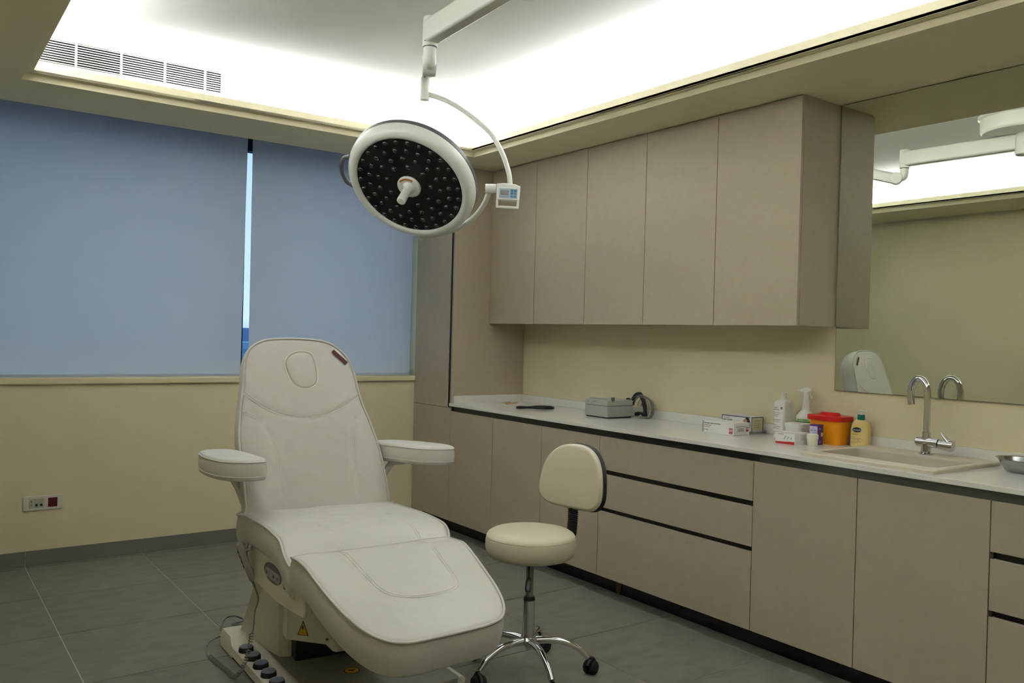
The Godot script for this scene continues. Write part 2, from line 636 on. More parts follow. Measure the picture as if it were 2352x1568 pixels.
# ------------------------------------------------------------------ the room
func build_room() -> void:
	# floor: a bed of grout with single tiles
	var fl := shell("floor")
	slab(fl, "grout_bed", Vector3(WX - 0.1, -0.12, -0.25), Vector3(0.1, -0.0025, ZB + 0.1), "grout", 0.0)
	var pitch := 0.6145
	var gap := 0.0042
	for i in 7:
		for k in 12:
			var x1 := -0.6118 - pitch * (i - 1)
			var x0 := x1 - pitch
			var z1 := 3.124 + pitch * (6 - k)
			var z0 := z1 - pitch
			x1 = minf(x1, 0.0)
			x0 = maxf(x0, WX)
			z0 = maxf(z0, 0.0)
			z1 = minf(z1, ZB)
			if x1 - x0 < 0.03 or z1 - z0 < 0.03:
				continue
			var w := x1 - x0 - gap
			var d := z1 - z0 - gap
			put(fl, "tile", rbox(w, 0.012, d, 0.0012, 1), "floor tile %d" % ((i * 3 + k * 7 + i * k) % 4), at((x0 + x1) / 2, -0.006, (z0 + z1) / 2))
	# walls
	var w := shell("wall_right")
	slab(w, "plaster", Vector3(0.0, -0.1, -0.2), Vector3(0.15, HC + 0.1, ZB + 0.1), "cream wall paint", 0.0)
	w = shell("wall_left")
	slab(w, "plaster", Vector3(WX - 0.15, -0.1, -0.4), Vector3(WX, HC + 0.1, ZB + 0.1), "cream wall paint", 0.0)
	w = shell("wall_back")
	slab(w, "plaster", Vector3(WX - 0.15, -0.1, ZB), Vector3(0.15, HC + 0.1, ZB + 0.15), "cream wall paint", 0.0)
	w = shell("wall_window")
	slab(w, "plaster", Vector3(WX, -0.1, -0.40), Vector3(0.0, 1.0215, 0.0), "cream wall paint", 0.0)
	slab(w, "pier", Vector3(-0.55, 1.0, -0.40), Vector3(0.0, HC, -0.10), "cream wall paint", 0.0)
	slab(w, "lintel", Vector3(WX, 2.62, -0.40), Vector3(0.0, HC + 0.1, -0.30), "cream wall paint", 0.0)
	# skirting tiles under the window
	var b := shell("baseboard_window")
	var xs := [-3.80, -3.068, -2.454, -1.840, -1.226, -0.612]
	for i in 5:
		slab(b, "skirting_tile", Vector3(xs[i] + 0.0015, 0.0, 0.0), Vector3(xs[i + 1] - 0.0015, 0.0843, 0.010), "skirting tile", 0.0015)
	b = shell("baseboard_left")
	for i in 10:
		slab(b, "skirting_tile", Vector3(WX, 0.0, 0.012 + 0.6145 * i), Vector3(WX + 0.010, 0.0843, 0.009 + 0.6145 * (i + 1)), "skirting tile", 0.0015)
	# the ceiling: a raised field inside a dropped border with a light trough
	var c := shell("ceiling")
	slab(c, "field", Vector3(WX - 0.1, HC, -0.3), Vector3(0.1, HC + 0.1, ZB + 0.1), "ceiling white", 0.0)
	var sx0 := -3.2195
	var sx1 := -0.6658
	var sz0 := 0.8093
	var sz1 := 5.62
	var lx0 := -3.178
	var lx1 := -0.707
	var lz0 := 0.8485
	var lz1 := 5.58
	var d := 0.147
	# border panels
	slab(c, "border", Vector3(sx1, HS, 0.318), Vector3(0.0, 2.560, ZB), "soffit paint", 0.0)
	slab(c, "border", Vector3(WX, HS, 0.318), Vector3(sx0, 2.560, ZB), "soffit paint", 0.0)
	slab(c, "border", Vector3(sx0, HS, 0.318), Vector3(sx1, 2.560, sz0), "soffit paint", 0.0)
	slab(c, "border", Vector3(sx0, HS, sz1), Vector3(sx1, 2.560, ZB), "soffit paint", 0.0)
	slab(c, "border", Vector3(-0.62, HS, -0.10), Vector3(0.0, 2.560, 0.318), "soffit paint", 0.0)
	# lips of the trough
	var yb := 2.548
	var yt := 2.595
	slab(c, "trough_lip", Vector3(lx1, yb, lz0), Vector3(sx1 + 0.004, 2.5602, lz1), "soffit paint", 0.0)
	slab(c, "trough_lip", Vector3(lx1, yb, lz0), Vector3(lx1 + 0.012, yt, lz1), "soffit paint", 0.0006)
	slab(c, "trough_lip", Vector3(sx0 - 0.004, yb, lz0), Vector3(lx0, 2.5602, lz1), "soffit paint", 0.0)
	slab(c, "trough_lip", Vector3(lx0 - 0.012, yb, lz0), Vector3(lx0, yt, lz1), "soffit paint", 0.0006)
	slab(c, "trough_lip", Vector3(sx0 - 0.004, yb, sz0 - 0.004), Vector3(sx1 + 0.004, 2.5602, lz0), "soffit paint", 0.0)
	slab(c, "trough_lip", Vector3(lx0 - 0.012, yb, lz0 - 0.012), Vector3(lx1 + 0.012, yt, lz0), "soffit paint", 0.0006)
	slab(c, "trough_lip", Vector3(sx0 - 0.004, yb, lz1), Vector3(sx1 + 0.004, 2.5602, sz1 + 0.004), "soffit paint", 0.0)
	slab(c, "trough_lip", Vector3(lx0 - 0.012, yb, lz1), Vector3(lx1 + 0.012, yt, lz1 + 0.012), "soffit paint", 0.0006)
	# upright walls behind the trough
	slab(c, "trough_wall", Vector3(lx1 + d, 2.5595, 0.318), Vector3(0.0, HC + 0.01, ZB), "trough paint", 0.0)
	slab(c, "trough_wall", Vector3(WX, 2.5595, 0.318), Vector3(lx0 - d, HC + 0.01, ZB), "trough paint", 0.0)
	slab(c, "trough_wall", Vector3(lx0 - d - 0.01, 2.5595, 0.318), Vector3(lx1 + d + 0.01, HC + 0.01, lz0 - d), "trough paint", 0.0)
	slab(c, "trough_wall", Vector3(lx0 - d - 0.01, 2.5595, lz1 + d), Vector3(lx1 + d + 0.01, HC + 0.01, ZB), "trough paint", 0.0)
	slab(c, "trough_wall", Vector3(-0.62, 2.5595, -0.10), Vector3(0.0, HC + 0.01, 0.319), "trough paint", 0.0)
	# LED strips
	for s in [[Vector3(-0.632, 2.567, 3.00), 0.08, 4.40], [Vector3(-3.253, 2.567, 3.00), 0.08, 4.40], [Vector3(-1.70, 2.567, 0.775), 2.1, 0.08], [Vector3(-1.94, 2.567, 5.653), 2.4, 0.08]]:
		put(c, "led_lamp_strip", rbox(s[1], 0.010, s[2], 0.001, 1), "led diffuser", Transform3D(Basis(), s[0]))
	# air grille in the trough wall above the window
	var g := thing("air_grille", "long white slatted air grille set in the lit cove above the roller blinds", "air grille", Vector3(-2.72, 2.7045, lz0 - d))
	var gw := 0.92
	slab(g, "backing", Vector3(-gw / 2, -0.060, 0.0002), Vector3(gw / 2, 0.060, 0.0012), "grille dark", 0.0)
	for k in 10:
		put(g, "slat", rbox(gw, 0.0036, 0.008, 0.0012, 1), "grille white", Transform3D(Basis(), Vector3(0, -0.0540 + 0.012 * k, 0.0095)))
	for x in [-0.256, -0.048, 0.165, 0.372]:
		slab(g, "divider", Vector3(x - 0.005, -0.060, 0.004), Vector3(x + 0.005, 0.060, 0.0165), "grille white", 0.001)
	slab(g, "frame_bar", Vector3(-gw / 2 - 0.004, 0.0595, 0.0), Vector3(gw / 2 + 0.004, 0.0665, 0.012), "grille white", 0.001)
	slab(g, "frame_bar", Vector3(-gw / 2 - 0.004, -0.0665, 0.0), Vector3(gw / 2 + 0.004, -0.0595, 0.012), "grille white", 0.001)
	slab(g, "frame_bar", Vector3(gw / 2 - 0.001, -0.0665, 0.0), Vector3(gw / 2 + 0.004, 0.0665, 0.012), "grille white", 0.001)
	slab(g, "frame_bar", Vector3(-gw / 2 - 0.004, -0.0665, 0.0), Vector3(-gw / 2 + 0.001, 0.0665, 0.012), "grille white", 0.001)
	# wall socket under the window
	var s := thing("wall_socket", "white five-module wall socket plate with a red outlet, low on the wall beneath the window", "socket", Vector3(-2.987, 0.352, 0.0))
	put(s, "cover_plate", prism(rrect(0.2, 0.082, 0.006), 0.010, 0.003), "socket white")
	slab(s, "socket_module", Vector3(-0.072, -0.026, 0.009), Vector3(-0.048, 0.026, 0.0115), "socket ivory", 0.0008)
	put(s, "pin_hole", lathe([Vector2(0.0032, 0), Vector2(0.0032, 0.0006)], 12), "print black", along(Vector3.BACK, Vector3(-0.060, 0.010, 0.0113)))
	put(s, "pin_hole", lathe([Vector2(0.0032, 0), Vector2(0.0032, 0.0006)], 12), "print black", along(Vector3.BACK, Vector3(-0.060, -0.009, 0.0113)))
	for x in [-0.034, -0.010]:
		var jk := slab(s, "data_module", Vector3(x - 0.0115, -0.026, 0.009), Vector3(x + 0.0115, 0.026, 0.0115), "socket ivory", 0.0008)
		slab(jk, "shutter", Vector3(-0.008, 0.004, 0.001), Vector3(0.008, 0.021, 0.002), "grey plastic", 0.0004).material_override = mats["socket ivory"]
		slab(jk, "jack_opening", Vector3(-0.006, -0.017, 0.001), Vector3(0.006, -0.004, 0.0018), "recess shade", 0.0002).material_override = mats["dark slit"]
	slab(s, "blank_module", Vector3(0.004, -0.026, 0.009), Vector3(0.021, 0.026, 0.0115), "socket white", 0.0008)
	var ro := put(s, "red_outlet", rbox(0.047, 0.052, 0.003, 0.0008, 1), "socket red", at(0.0475, 0.0, 0.0105))
	ro.set_meta("label", "dark red power outlet")
	put(ro, "round_well", tube(spline([Vector3(0.018, 0, 0.0018), Vector3(0, 0.018, 0.0018), Vector3(-0.018, 0, 0.0018), Vector3(0, -0.018, 0.0018)], 6, true), 0.0018, 6, true), "socket red")

func build_window() -> void:
	var st := shell("trim_1")
	st.set_meta("label", "cream window ledge")
	put(st, "window_ledge", rbox(3.20, 0.040, 0.42, 0.010, 3), "cream wall paint", at(-2.21, 1.0400, -0.188))
	var w := shell("window_1")
	slab(w, "head_frame", Vector3(WX, 2.558, -0.30), Vector3(-0.5, 2.80, -0.22), "window frame black", 0.002)
	slab(w, "sill_frame", Vector3(WX, 1.055, -0.30), Vector3(-0.5, 1.100, -0.22), "window frame black", 0.002)
	slab(w, "mullion", Vector3(-1.86, 1.09, -0.30), Vector3(-1.803, 2.57, -0.22), "window frame black", 0.002)
	slab(w, "side_frame", Vector3(WX, 1.09, -0.30), Vector3(WX + 0.05, 2.57, -0.22), "window frame black", 0.002)
	slab(w, "side_frame", Vector3(-0.60, 1.09, -0.30), Vector3(-0.54, 2.57, -0.22), "window frame black", 0.002)
	slab(w, "glass_pane", Vector3(WX + 0.045, 1.095, -0.264), Vector3(-1.855, 2.565, -0.258), "window glass", 0.0)
	slab(w, "glass_pane", Vector3(-1.806, 1.095, -0.264), Vector3(-0.595, 2.565, -0.258), "window glass", 0.0)
	# roller blinds: one sheet each, hung from a tube up in the ceiling slot
	for k in 2:
		var xa := -3.775 if k == 0 else -1.8205
		var xb := -1.8505 if k == 0 else -0.618
		var xa2 := -3.775 if k == 0 else -1.8140
		var xb2 := -1.8655 if k == 0 else -0.618
		var o := thing("roller_blind", ["wide grey-blue roller blind left of the narrow daylight gap, drawn down to the ledge", "grey-blue roller blind between the daylight gap and the tall cabinet, drawn down to the ledge"][k], "roller blind", Vector3((xa + xb) / 2, 1.0, -0.06), 0.0, "roller blinds over the window")
		var cx := (xa + xb) / 2
		var v := PackedVector3Array()
		var idx := PackedInt32Array()
		for r in 13:
			for c in 13:
				var t := float(r) / 12
				var y := lerpf(1.072, 2.74, t)
				var x := lerpf(lerpf(xa2, xa, t), lerpf(xb2, xb, t), float(c) / 12)
				v.append(Vector3(x - cx, y - 1.0, 0.0006 * sin(c * 0.9) * sin(r * 0.8)))
		grid_idx(idx, 13, 13, false)
		for t in idx.size() / 3:
			var s := idx[t * 3 + 1]
			idx[t * 3 + 1] = idx[t * 3 + 2]
			idx[t * 3 + 2] = s
		put(o, "fabric", finish(v, idx, 60.0, false), "blind fabric")
		put(o, "bottom_bar", rbox(absf(xb2 - xa2), 0.014, 0.008, 0.003, 2), "blind fabric", at((xa2 + xb2) / 2 - cx, 0.068, 0))
		put(o, "roller_tube", line(Vector3(xa - cx, 1.745, -0.02), Vector3(xb - cx, 1.745, -0.02), 0.022, 20), "grille white")
	# the town seen through the gap between the blinds
	var g := shell("ground_far")
	slab(g, "plain", Vector3(-900, -46, -2500), Vector3(1500, -45, -30), "far ground", 0.0)
	var hills := shell("hill_far")
	slab(hills, "ridge", Vector3(300, -45, -2300), Vector3(1300, 5, -2250), "far hill", 4.0)
	var sites := [[Vector3(64.5, 0, -205), 26.0, 43.2, "far building pale", "pale flat-roofed block far off, upper one in the gap between the blinds"], [Vector3(46.0, 0, -150), 22.0, 39.5, "far building blue", "dark blue tower block far off, lower one in the gap between the blinds"], [Vector3(29.5, 0, -100), 12.0, 34.0, "far building blue", "low dark building nearest the window, behind the chair's left shoulder in the gap"]]
	for s in sites:
		var o := thing("building", s[4], "building", s[0] + Vector3(0, -45, 0), 0.0, "town buildings beyond the window")
		put(o, "walls", rbox(s[1], s[2], s[1] * 0.7, 0.2, 1), s[3], at(0, s[2] / 2, 0))
		put(o, "roof_box", rbox(s[1] * 0.3, 3.0, s[1] * 0.3, 0.2, 1), s[3], at(-s[1] * 0.2, s[2] + 1.2, 0))
		for k in 6:
			put(o, "window_band", rbox(s[1] * 0.9, 0.9, 0.3, 0.05, 1), "far hill", at(0, s[2] - 2.0 - 3.0 * k, s[1] * 0.35))

# ------------------------------------------------------------------ fitted furniture
func door(parent: Node, called: String, x: float, y0: float, y1: float, z0: float, z1: float) -> MeshInstance3D:
	# a laminate front whose outer face lies at x
	return slab(parent, called, Vector3(x, y0, z0), Vector3(x + 0.018, y1, z1), "taupe laminate", 0.0009)

func build_cabinets() -> void:
	var g := 0.0018
	var FX := -0.610
	# tall cabinet in the corner by the window
	var t := thing("tall_cabinet", "tall floor-to-ceiling taupe cabinet in the corner beside the window, with a black edge grip", "cabinet", Vector3(0, 0, 0))
	slab(t, "body", Vector3(-0.590, 0.098, 0.002), Vector3(-0.001, HS - 0.001, 0.496), "cabinet carcass", 0.0008)
	slab(t, "side_panel", Vector3(-0.606, 0.880, 0.4965), Vector3(-0.001, HS - 0.0005, 0.5145), "taupe laminate", 0.0008)
	door(t, "door", FX, 0.0989, 0.862, 0.003, 0.5135)
	door(t, "door", FX, 0.862 + 2 * g, HS - 0.002, 0.003, 0.4665)
	slab(t, "edge_grip", Vector3(-0.604, 0.870, 0.4675), Vector3(-0.588, HS - 0.002, 0.4960), "black profile", 0.0006)
	# wall cabinets
	var u := [0.5150, 1.0205, 1.5250, 2.0265, 2.5335, 3.0300]
	var ulab := ["first wall cabinet, touching the tall corner cabinet", "second wall cabinet counted from the tall corner cabinet", "middle one of the five taupe wall cabinets", "fourth wall cabinet from the corner, next to the end one", "end wall cabinet with the exposed side panel, beside the mirror"]
	for i in 5:
		var o := thing("wall_cabinet", "taupe flat-front " + ulab[i], "cabinet", Vector3(-0.15, 1.4486, (u[i] + u[i + 1]) / 2), 0.0, "taupe wall cabinets over the worktop")
		var hw: float = (u[i + 1] - u[i]) / 2
		var side := 0.018 if i == 4 else 0.0
		slab(o, "body", Vector3(-0.1385, 0.010, -hw + 0.0005), Vector3(0.149, HS - 1.4486 - 0.001, hw - 0.0005 - side), "cabinet carcass", 0.0008)
		slab(o, "door", Vector3(-0.1585, 0.0, -hw + g), Vector3(-0.1405, HS - 1.4486 - 0.004, hw - g), "taupe laminate", 0.0009)
		if i == 4:
			slab(o, "side_panel", Vector3(-0.1385, 0.0015, hw - side), Vector3(0.149, HS - 1.4486 - 0.0005, hw), "taupe laminate", 0.0008)
	# base cabinets
	var l := [0.5150, 1.0230, 1.5290, 2.0370, 3.0475, 3.5450, 4.0470, 4.5530]
	var BY := 0.0989
	var TY := 0.8430
	var labs := ["taupe base cabinet door next to the tall corner cabinet", "second taupe base cabinet door from the corner", "taupe base cabinet door behind the stool, just before the drawers"]
	for i in 3:
		var o := thing("base_cabinet", labs[i], "cabinet", Vector3(-0.30, 0, (l[i] + l[i + 1]) / 2), 0.0, "taupe base cabinets under the worktop")
		var hw: float = (l[i + 1] - l[i]) / 2
		slab(o, "body", Vector3(-0.272, BY, -hw + 0.0005), Vector3(0.299, TY - 0.005, hw - 0.0005), "cabinet carcass", 0.0008)
		slab(o, "door", Vector3(-0.310, BY, -hw + g), Vector3(-0.292, TY, hw - g), "taupe laminate", 0.0009)
	for i in [3, 6]:
		var o := thing("drawer_unit", "wide taupe three-drawer unit beside the stool" if i == 3 else "taupe drawer unit at the right edge, beyond the sink doors", "drawer unit", Vector3(-0.30, 0, (l[i] + l[i + 1]) / 2), 0.0, "taupe base cabinets under the worktop")
		var hw: float = (l[i + 1] - l[i]) / 2
		slab(o, "body", Vector3(-0.268, BY, -hw + 0.0005), Vector3(0.299, TY - 0.005, hw - 0.0005), "cabinet carcass", 0.0008)
		for r in [[BY, 0.4440], [0.4665, 0.6435], [0.6685, TY]]:
			slab(o, "drawer", Vector3(-0.310, r[0], -hw + g), Vector3(-0.292, r[1], hw - g), "taupe laminate", 0.0009)
		for y in [0.4440, 0.6435]:
			slab(o, "grip_channel", Vector3(-0.288, y - 0.02, -hw + g + 0.010), Vector3(-0.272, y + 0.045, hw - g), "black profile", 0.0006)
		for y in [0.4440, 0.6435]:
			slab(o, "channel_cap", Vector3(-0.306, y + 0.0005, -hw + g), Vector3(-0.284, y + 0.0225, -hw + g + 0.009), "grey film profile", 0.0005)
	var so := thing("sink_cabinet", "taupe two-door cabinet below the sink, right of the wide drawers", "cabinet", Vector3(-0.30, 0, l[5]), 0.0, "taupe base cabinets under the worktop")
	slab(so, "body", Vector3(-0.272, BY, l[4] - l[5] + 0.0005), Vector3(0.299, 0.70, l[6] - l[5] - 0.0005), "cabinet carcass", 0.0008)
	slab(so, "door", Vector3(-0.310, BY, l[4] - l[5] + g), Vector3(-0.292, TY, -g), "taupe laminate", 0.0009)
	slab(so, "door", Vector3(-0.310, BY, g), Vector3(-0.292, TY, l[6] - l[5] - g), "taupe laminate", 0.0009)
	# grip channel under the worktop edge: black, then still in its grey film
	var gc := thing("grip_channel", "black recessed grip channel running under the worktop edge from the corner to the drawers", "grip channel", Vector3(-0.594, 0.842, 0.515))
	slab(gc, "channel", Vector3(-0.004, -0.010, 0.014), Vector3(0.012, 0.0365, 3.0725 - 0.515), "black profile", 0.0006)
	slab(gc, "end_cap", Vector3(-0.012, 0.002, 0.0005), Vector3(0.010, 0.0365, 0.0135), "grey film profile", 0.0006)
	gc = thing("grip_channel", "grip channel still in grey protective film, under the worktop edge at the sink", "grip channel", Vector3(-0.594, 0.842, 3.0725))
	slab(gc, "channel", Vector3(-0.008, -0.010, 0.0005), Vector3(0.012, 0.0365, 4.553 - 3.0725), "grey film profile", 0.0006)
	# plinth in black printed film
	var p := thing("plinth", "black plinth in printed film along the foot of the base cabinets", "plinth", Vector3(-0.515, 0, 2.27))
	slab(p, "board", Vector3(0.0, 0.0, 0.004 - 2.27), Vector3(0.016, 0.0985, 4.553 - 2.27), "black film", 0.0005)
	for k in 16:
		var z := 1.97 + 0.163 * k
		var face := Basis(Vector3.UP, -PI / 2)
		put(p, "film_mark", tube(spline([Vector3(0.012, 0, 0), Vector3(0, 0.012, 0), Vector3(-0.012, 0, 0), Vector3(0, -0.012, 0)], 5, true), 0.0016, 5, true), "film print", Transform3D(face, Vector3(-0.0005, 0.068, z - 2.27)))
		words(p, "film_lettering", "HOMELC", 0.019, "film print", Transform3D(face, Vector3(-0.0006, 0.068, z + 0.022 - 2.27)), true)
	var rg := thing("tape_scrap", "brown scrap of packing tape stuck to the black plinth below the drawers", "tape", Vector3(-0.517, 0.0, 2.118))
	put(rg, "strip", prism([Vector2(-0.020, 0.012), Vector2(-0.006, 0.0), Vector2(0.008, 0.004), Vector2(0.016, 0.030), Vector2(0.021, 0.062), Vector2(0.019, 0.090), Vector2(-0.014, 0.092), Vector2(-0.019, 0.055)], 0.003, 0.0008), "tape brown", Transform3D(Basis(Vector3.UP, -PI / 2), Vector3(-0.0005, 0.001, 0)))
	# worktop with its upstands; the sink is let into it
	var wt := thing("worktop", "long white quartz worktop with a low upstand, carrying the sink and supplies", "worktop", Vector3(-0.31, 0.879, 2.5))
	var zc := 2.5
	var top := CT - 0.879
	var x0 := -0.625 + 0.31
	var x1 := 0.309
	var sz := [3.285, 3.815]
	var sxx := [-0.565 + 0.31, -0.095 + 0.31]
	slab(wt, "slab", Vector3(x0, 0, 0.5152 - zc), Vector3(x1, top, sz[0] - zc), "white quartz", 0.0012)
	slab(wt, "slab", Vector3(x0, 0, sz[0] - zc), Vector3(sxx[0], top, 3.548 - zc), "white quartz", 0.0004)
	slab(wt, "slab", Vector3(x0, 0, 3.549 - zc), Vector3(sxx[0], top, sz[1] - zc), "white quartz", 0.0004)
	slab(wt, "slab", Vector3(sxx[1], 0, sz[0] - zc), Vector3(x1, top, sz[1] - zc), "white quartz", 0.0)
	slab(wt, "slab", Vector3(x0, 0, sz[1] - zc), Vector3(x1, top, 4.553 - zc), "white quartz", 0.0012)
	slab(wt, "upstand", Vector3(0.31 - 0.0195, top, 0.533 - zc), Vector3(0.3095, top + 0.0505, 4.553 - zc), "quartz upstand", 0.001)
	slab(wt, "upstand", Vector3(x0 + 0.030, top, 0.5152 - zc), Vector3(0.31 - 0.0005, top + 0.0505, 0.532 - zc), "quartz upstand", 0.001)
	build_sink()
	build_tap()
	# frameless mirror
	var m := thing("wall_mirror", "large frameless mirror above the sink, from the wall cabinets to the right edge", "mirror", Vector3(-0.011, 1.145, 3.96))
	slab(m, "glass", Vector3(0.0, 0.0, 3.0385 - 3.96), Vector3(0.006, HS - 1.145 - 0.003, 4.95 - 3.96), "mirror edge", 0.0006)
	slab(m, "silvering", Vector3(-0.0004, 0.0012, 3.0397 - 3.96), Vector3(0.0002, HS - 1.145 - 0.0042, 4.949 - 3.96), "mirror silver", 0.0)
	slab(m, "backing_strip", Vector3(0.006, 0.02, 3.06 - 3.96), Vector3(0.0108, HS - 1.145 - 0.02, 4.93 - 3.96), "mirror edge", 0.0)

func build_sink() -> void:
	var o := thing("sink", "beige composite inset sink with a single square bowl in the white worktop", "sink", Vector3(-0.330, CT, 3.550))
	# rings (x across the worktop, z along it), from the outer foot of the rim over it and down into the bowl
	var rings := []
	var hx := 0.260
	var hz := 0.285
	for r in [[hx, hz, 0.0002, 0.012], [hx, hz, 0.012, 0.012], [hx - 0.003, hz - 0.003, 0.0155, 0.012]]:
		rings.append(lift(rrect(r[0] * 2, r[1] * 2, r[3]), r[2]))
	var off := Vector3(-0.022, 0, -0.004)
	for r in [[0.157, 0.254, 0.0155, 0.030], [0.153, 0.250, 0.0140, 0.030], [0.150, 0.247, 0.004, 0.030], [0.144, 0.240, -0.150, 0.035], [0.130, 0.225, -0.172, 0.040], [0.03, 0.03, -0.178, 0.028]]:
		var q: PackedVector3Array = lift(rrect(r[0] * 2, r[1] * 2, r[3]), r[2])
		for i in q.size():
			q[i] += off
		rings.append(q)
	# the outside of the bowl, hidden in the cabinet
	for r in [[0.03, 0.03, -0.186, 0.028], [0.153, 0.25, -0.184, 0.04], [0.160, 0.257, -0.02, 0.03], [0.160, 0.257, 0.0002, 0.03]]:
		var q: PackedVector3Array = lift(rrect(r[0] * 2, r[1] * 2, r[3]), r[2])
		for i in q.size():
			q[i] += off
		rings.append(q)
	var n: int = rings[0].size()
	var v := PackedVector3Array()
	var idx := PackedInt32Array()
	for s in rings:
		v.append_array(s)
	grid_idx(idx, rings.size(), n, true, true)
	put(o, "bowl", finish(v, idx, 34.0), "sink composite")
	put(o, "drain", lathe([Vector2(0.034, -0.006), Vector2(0.036, 0.0), Vector2(0.030, 0.003), Vector2(0.008, 0.001), Vector2(0.0, 0.001)], 24), "chrome", at(off.x, -0.176, off.z))

func build_tap() -> void:
	var o := thing("tap", "chrome swan-neck mixer tap standing at the back of the sink", "tap", Vector3(-0.150, CT + 0.0156, 3.570))
	put(o, "base", lathe([Vector2(0.0, 0.0), Vector2(0.027, 0.0), Vector2(0.027, 0.005), Vector2(0.0215, 0.009), Vector2(0.0205, 0.020), Vector2(0.022, 0.042), Vector2(0.022, 0.050), Vector2(0.0, 0.050)], 32), "chrome")
	put(o, "mixer_body", lathe([Vector2(0.0, -0.042), Vector2(0.017, -0.042), Vector2(0.0205, -0.038), Vector2(0.0205, 0.048), Vector2(0.0195, 0.050), Vector2(0.0195, 0.052), Vector2(0.0, 0.052)], 32), "chrome", along(Vector3.BACK, Vector3(0, 0.052, 0)))
	var lv := put(o, "lever_knob", lathe([Vector2(0.0, 0.052), Vector2(0.0205, 0.052), Vector2(0.0215, 0.060), Vector2(0.0245, 0.100), Vector2(0.022, 0.108), Vector2(0.0, 0.109)], 32), "chrome", along(Vector3(0.10, -0.06, 1.0), Vector3(0, 0.052, 0)))
	put(lv, "lever", tube(spline([Vector3(0.0, 0.095, 0.0), Vector3(-0.004, 0.085, -0.020), Vector3(-0.004, 0.066, -0.040), Vector3(-0.002, 0.058, -0.050)], 5), PackedFloat32Array([0.018, 0.018, 0.0175, 0.017, 0.016, 0.015, 0.014, 0.013, 0.012, 0.011, 0.010, 0.009, 0.008, 0.0075, 0.007, 0.0065]), 14, false, 0.6), "chrome", Transform3D())
	put(o, "collar", lathe([Vector2(0.0, 0.064), Vector2(0.0175, 0.064), Vector2(0.0175, 0.094), Vector2(0.0150, 0.096), Vector2(0.0, 0.096)], 28), "chrome")
	var pts := PackedVector3Array([Vector3(0, 0.092, 0), Vector3(0, 0.16, 0), Vector3(0, 0.245, 0)])
	for k in range(1, 19):
		var a := PI * k / 18 * 1.06
		pts.append(Vector3(0.0065 * (1 - cos(a)), 0.245 + 0.072 * sin(a), -0.0405 * (1 - cos(a))))
	pts.append(pts[pts.size() - 1] + Vector3(0.0, -0.016, 0.003))
	put(o, "spout", tube(pts, 0.0138, 20), "chrome")
	put(o, "aerator", lathe([Vector2(0.0, 0.0), Vector2(0.0145, 0.0), Vector2(0.0145, 0.022), Vector2(0.0, 0.022)], 24), "chrome", along(Vector3(0, 0.99, -0.19), pts[pts.size() - 1] + Vector3(0, -0.012, 0.002)))

# ------------------------------------------------------------------ treatment chair
# how far out (0 middle, 1 rim) q lies in a star-shaped outline
func spread(outline: Array, q: Vector2) -> float:
	var c := Vector2.ZERO
	for p in outline:
		c += p
	c /= outline.size()
	var d := q - c
	if d.length() < 1e-5:
		return 0.0
	for i in outline.size():
		var a: Vector2 = outline[i]
		var b: Vector2 = outline[(i + 1) % outline.size()]
		var hit = Geometry2D.segment_intersects_segment(c, c + d.normalized() * 3.0, a, b)
		if hit != null:
			return d.length() / maxf((hit - c).length(), 1e-5)
	return 1.0

func warped(m: ArrayMesh, w) -> ArrayMesh:
	var arr := m.surface_get_arrays(0)
	var v: PackedVector3Array = arr[Mesh.ARRAY_VERTEX]
	var n: PackedVector3Array = arr[Mesh.ARRAY_NORMAL]
	for i in v.size():
		var p := v[i]
		var t1 := (Vector3.RIGHT if absf(n[i].x) < 0.9 else Vector3.UP).cross(n[i]).normalized()
		var t2 := n[i].cross(t1)
		var e := 0.002
		var q: Vector3 = w.call(p)
		var qa: Vector3 = w.call(p + t1 * e)
		var qb: Vector3 = w.call(p + t2 * e)
		v[i] = q
		n[i] = (qa - q).cross(qb - q).normalized()
	arr[Mesh.ARRAY_VERTEX] = v
	arr[Mesh.ARRAY_NORMAL] = n
	var out := ArrayMesh.new()
	out.add_surface_from_arrays(Mesh.PRIMITIVE_TRIANGLES, arr)
	return out

# two rows of stitching along a line drawn on a pad
func stitches(parent: Node, outline: Array, pts: Array, puff: float, gap := 0.010, w = null, closed := false) -> void:
	for s in [-0.5, 0.5]:
		var path := PackedVector3Array()
		var p3 := []
		for p in pts:
			p3.append(Vector3(p.x, p.y, 0))
		var base := spline(p3, 7, closed)
		for i in base.size():
			var d := base[mini(i + 1, base.size() - 1)] - base[maxi(i - 1, 0)]
			var q: Vector3 = base[i] + Vector3(-d.y, d.x, 0).normalized() * gap * s
			var t := minf(spread(outline, Vector2(q.x, q.y)), 1.0)
			q.z = puff * (1.0 - t * t * t) + 0.0002
			path.append(w.call(q) if w != null else q)
		put(parent, "stitching", tube(path, 0.0010, 6, closed), "seam thread")

func groove(pts: Array, closed := false) -> PackedVector2Array:
	var p3 := []
	for p in pts:
		p3.append(Vector3(p.x, p.y, 0))
	var out := PackedVector2Array()
	for p in spline(p3, 6, closed):
		out.append(Vector2(p.x, p.y))
	return out

func line_gap(q: Vector2, g: PackedVector2Array) -> float:
	var best := 9.0
	for i in g.size() - 1:
		best = minf(best, q.distance_squared_to(Geometry2D.get_closest_point_to_segment(q, g[i], g[i + 1])))
	return sqrt(best)

func edge_tube(outline: Array, z: float, r: float, w = null) -> ArrayMesh:
	var path := PackedVector3Array()
	for p in outline:
		var q := Vector3(p.x, p.y, z)
		path.append(w.call(q) if w != null else q)
	return tube(path, r, 8, true)

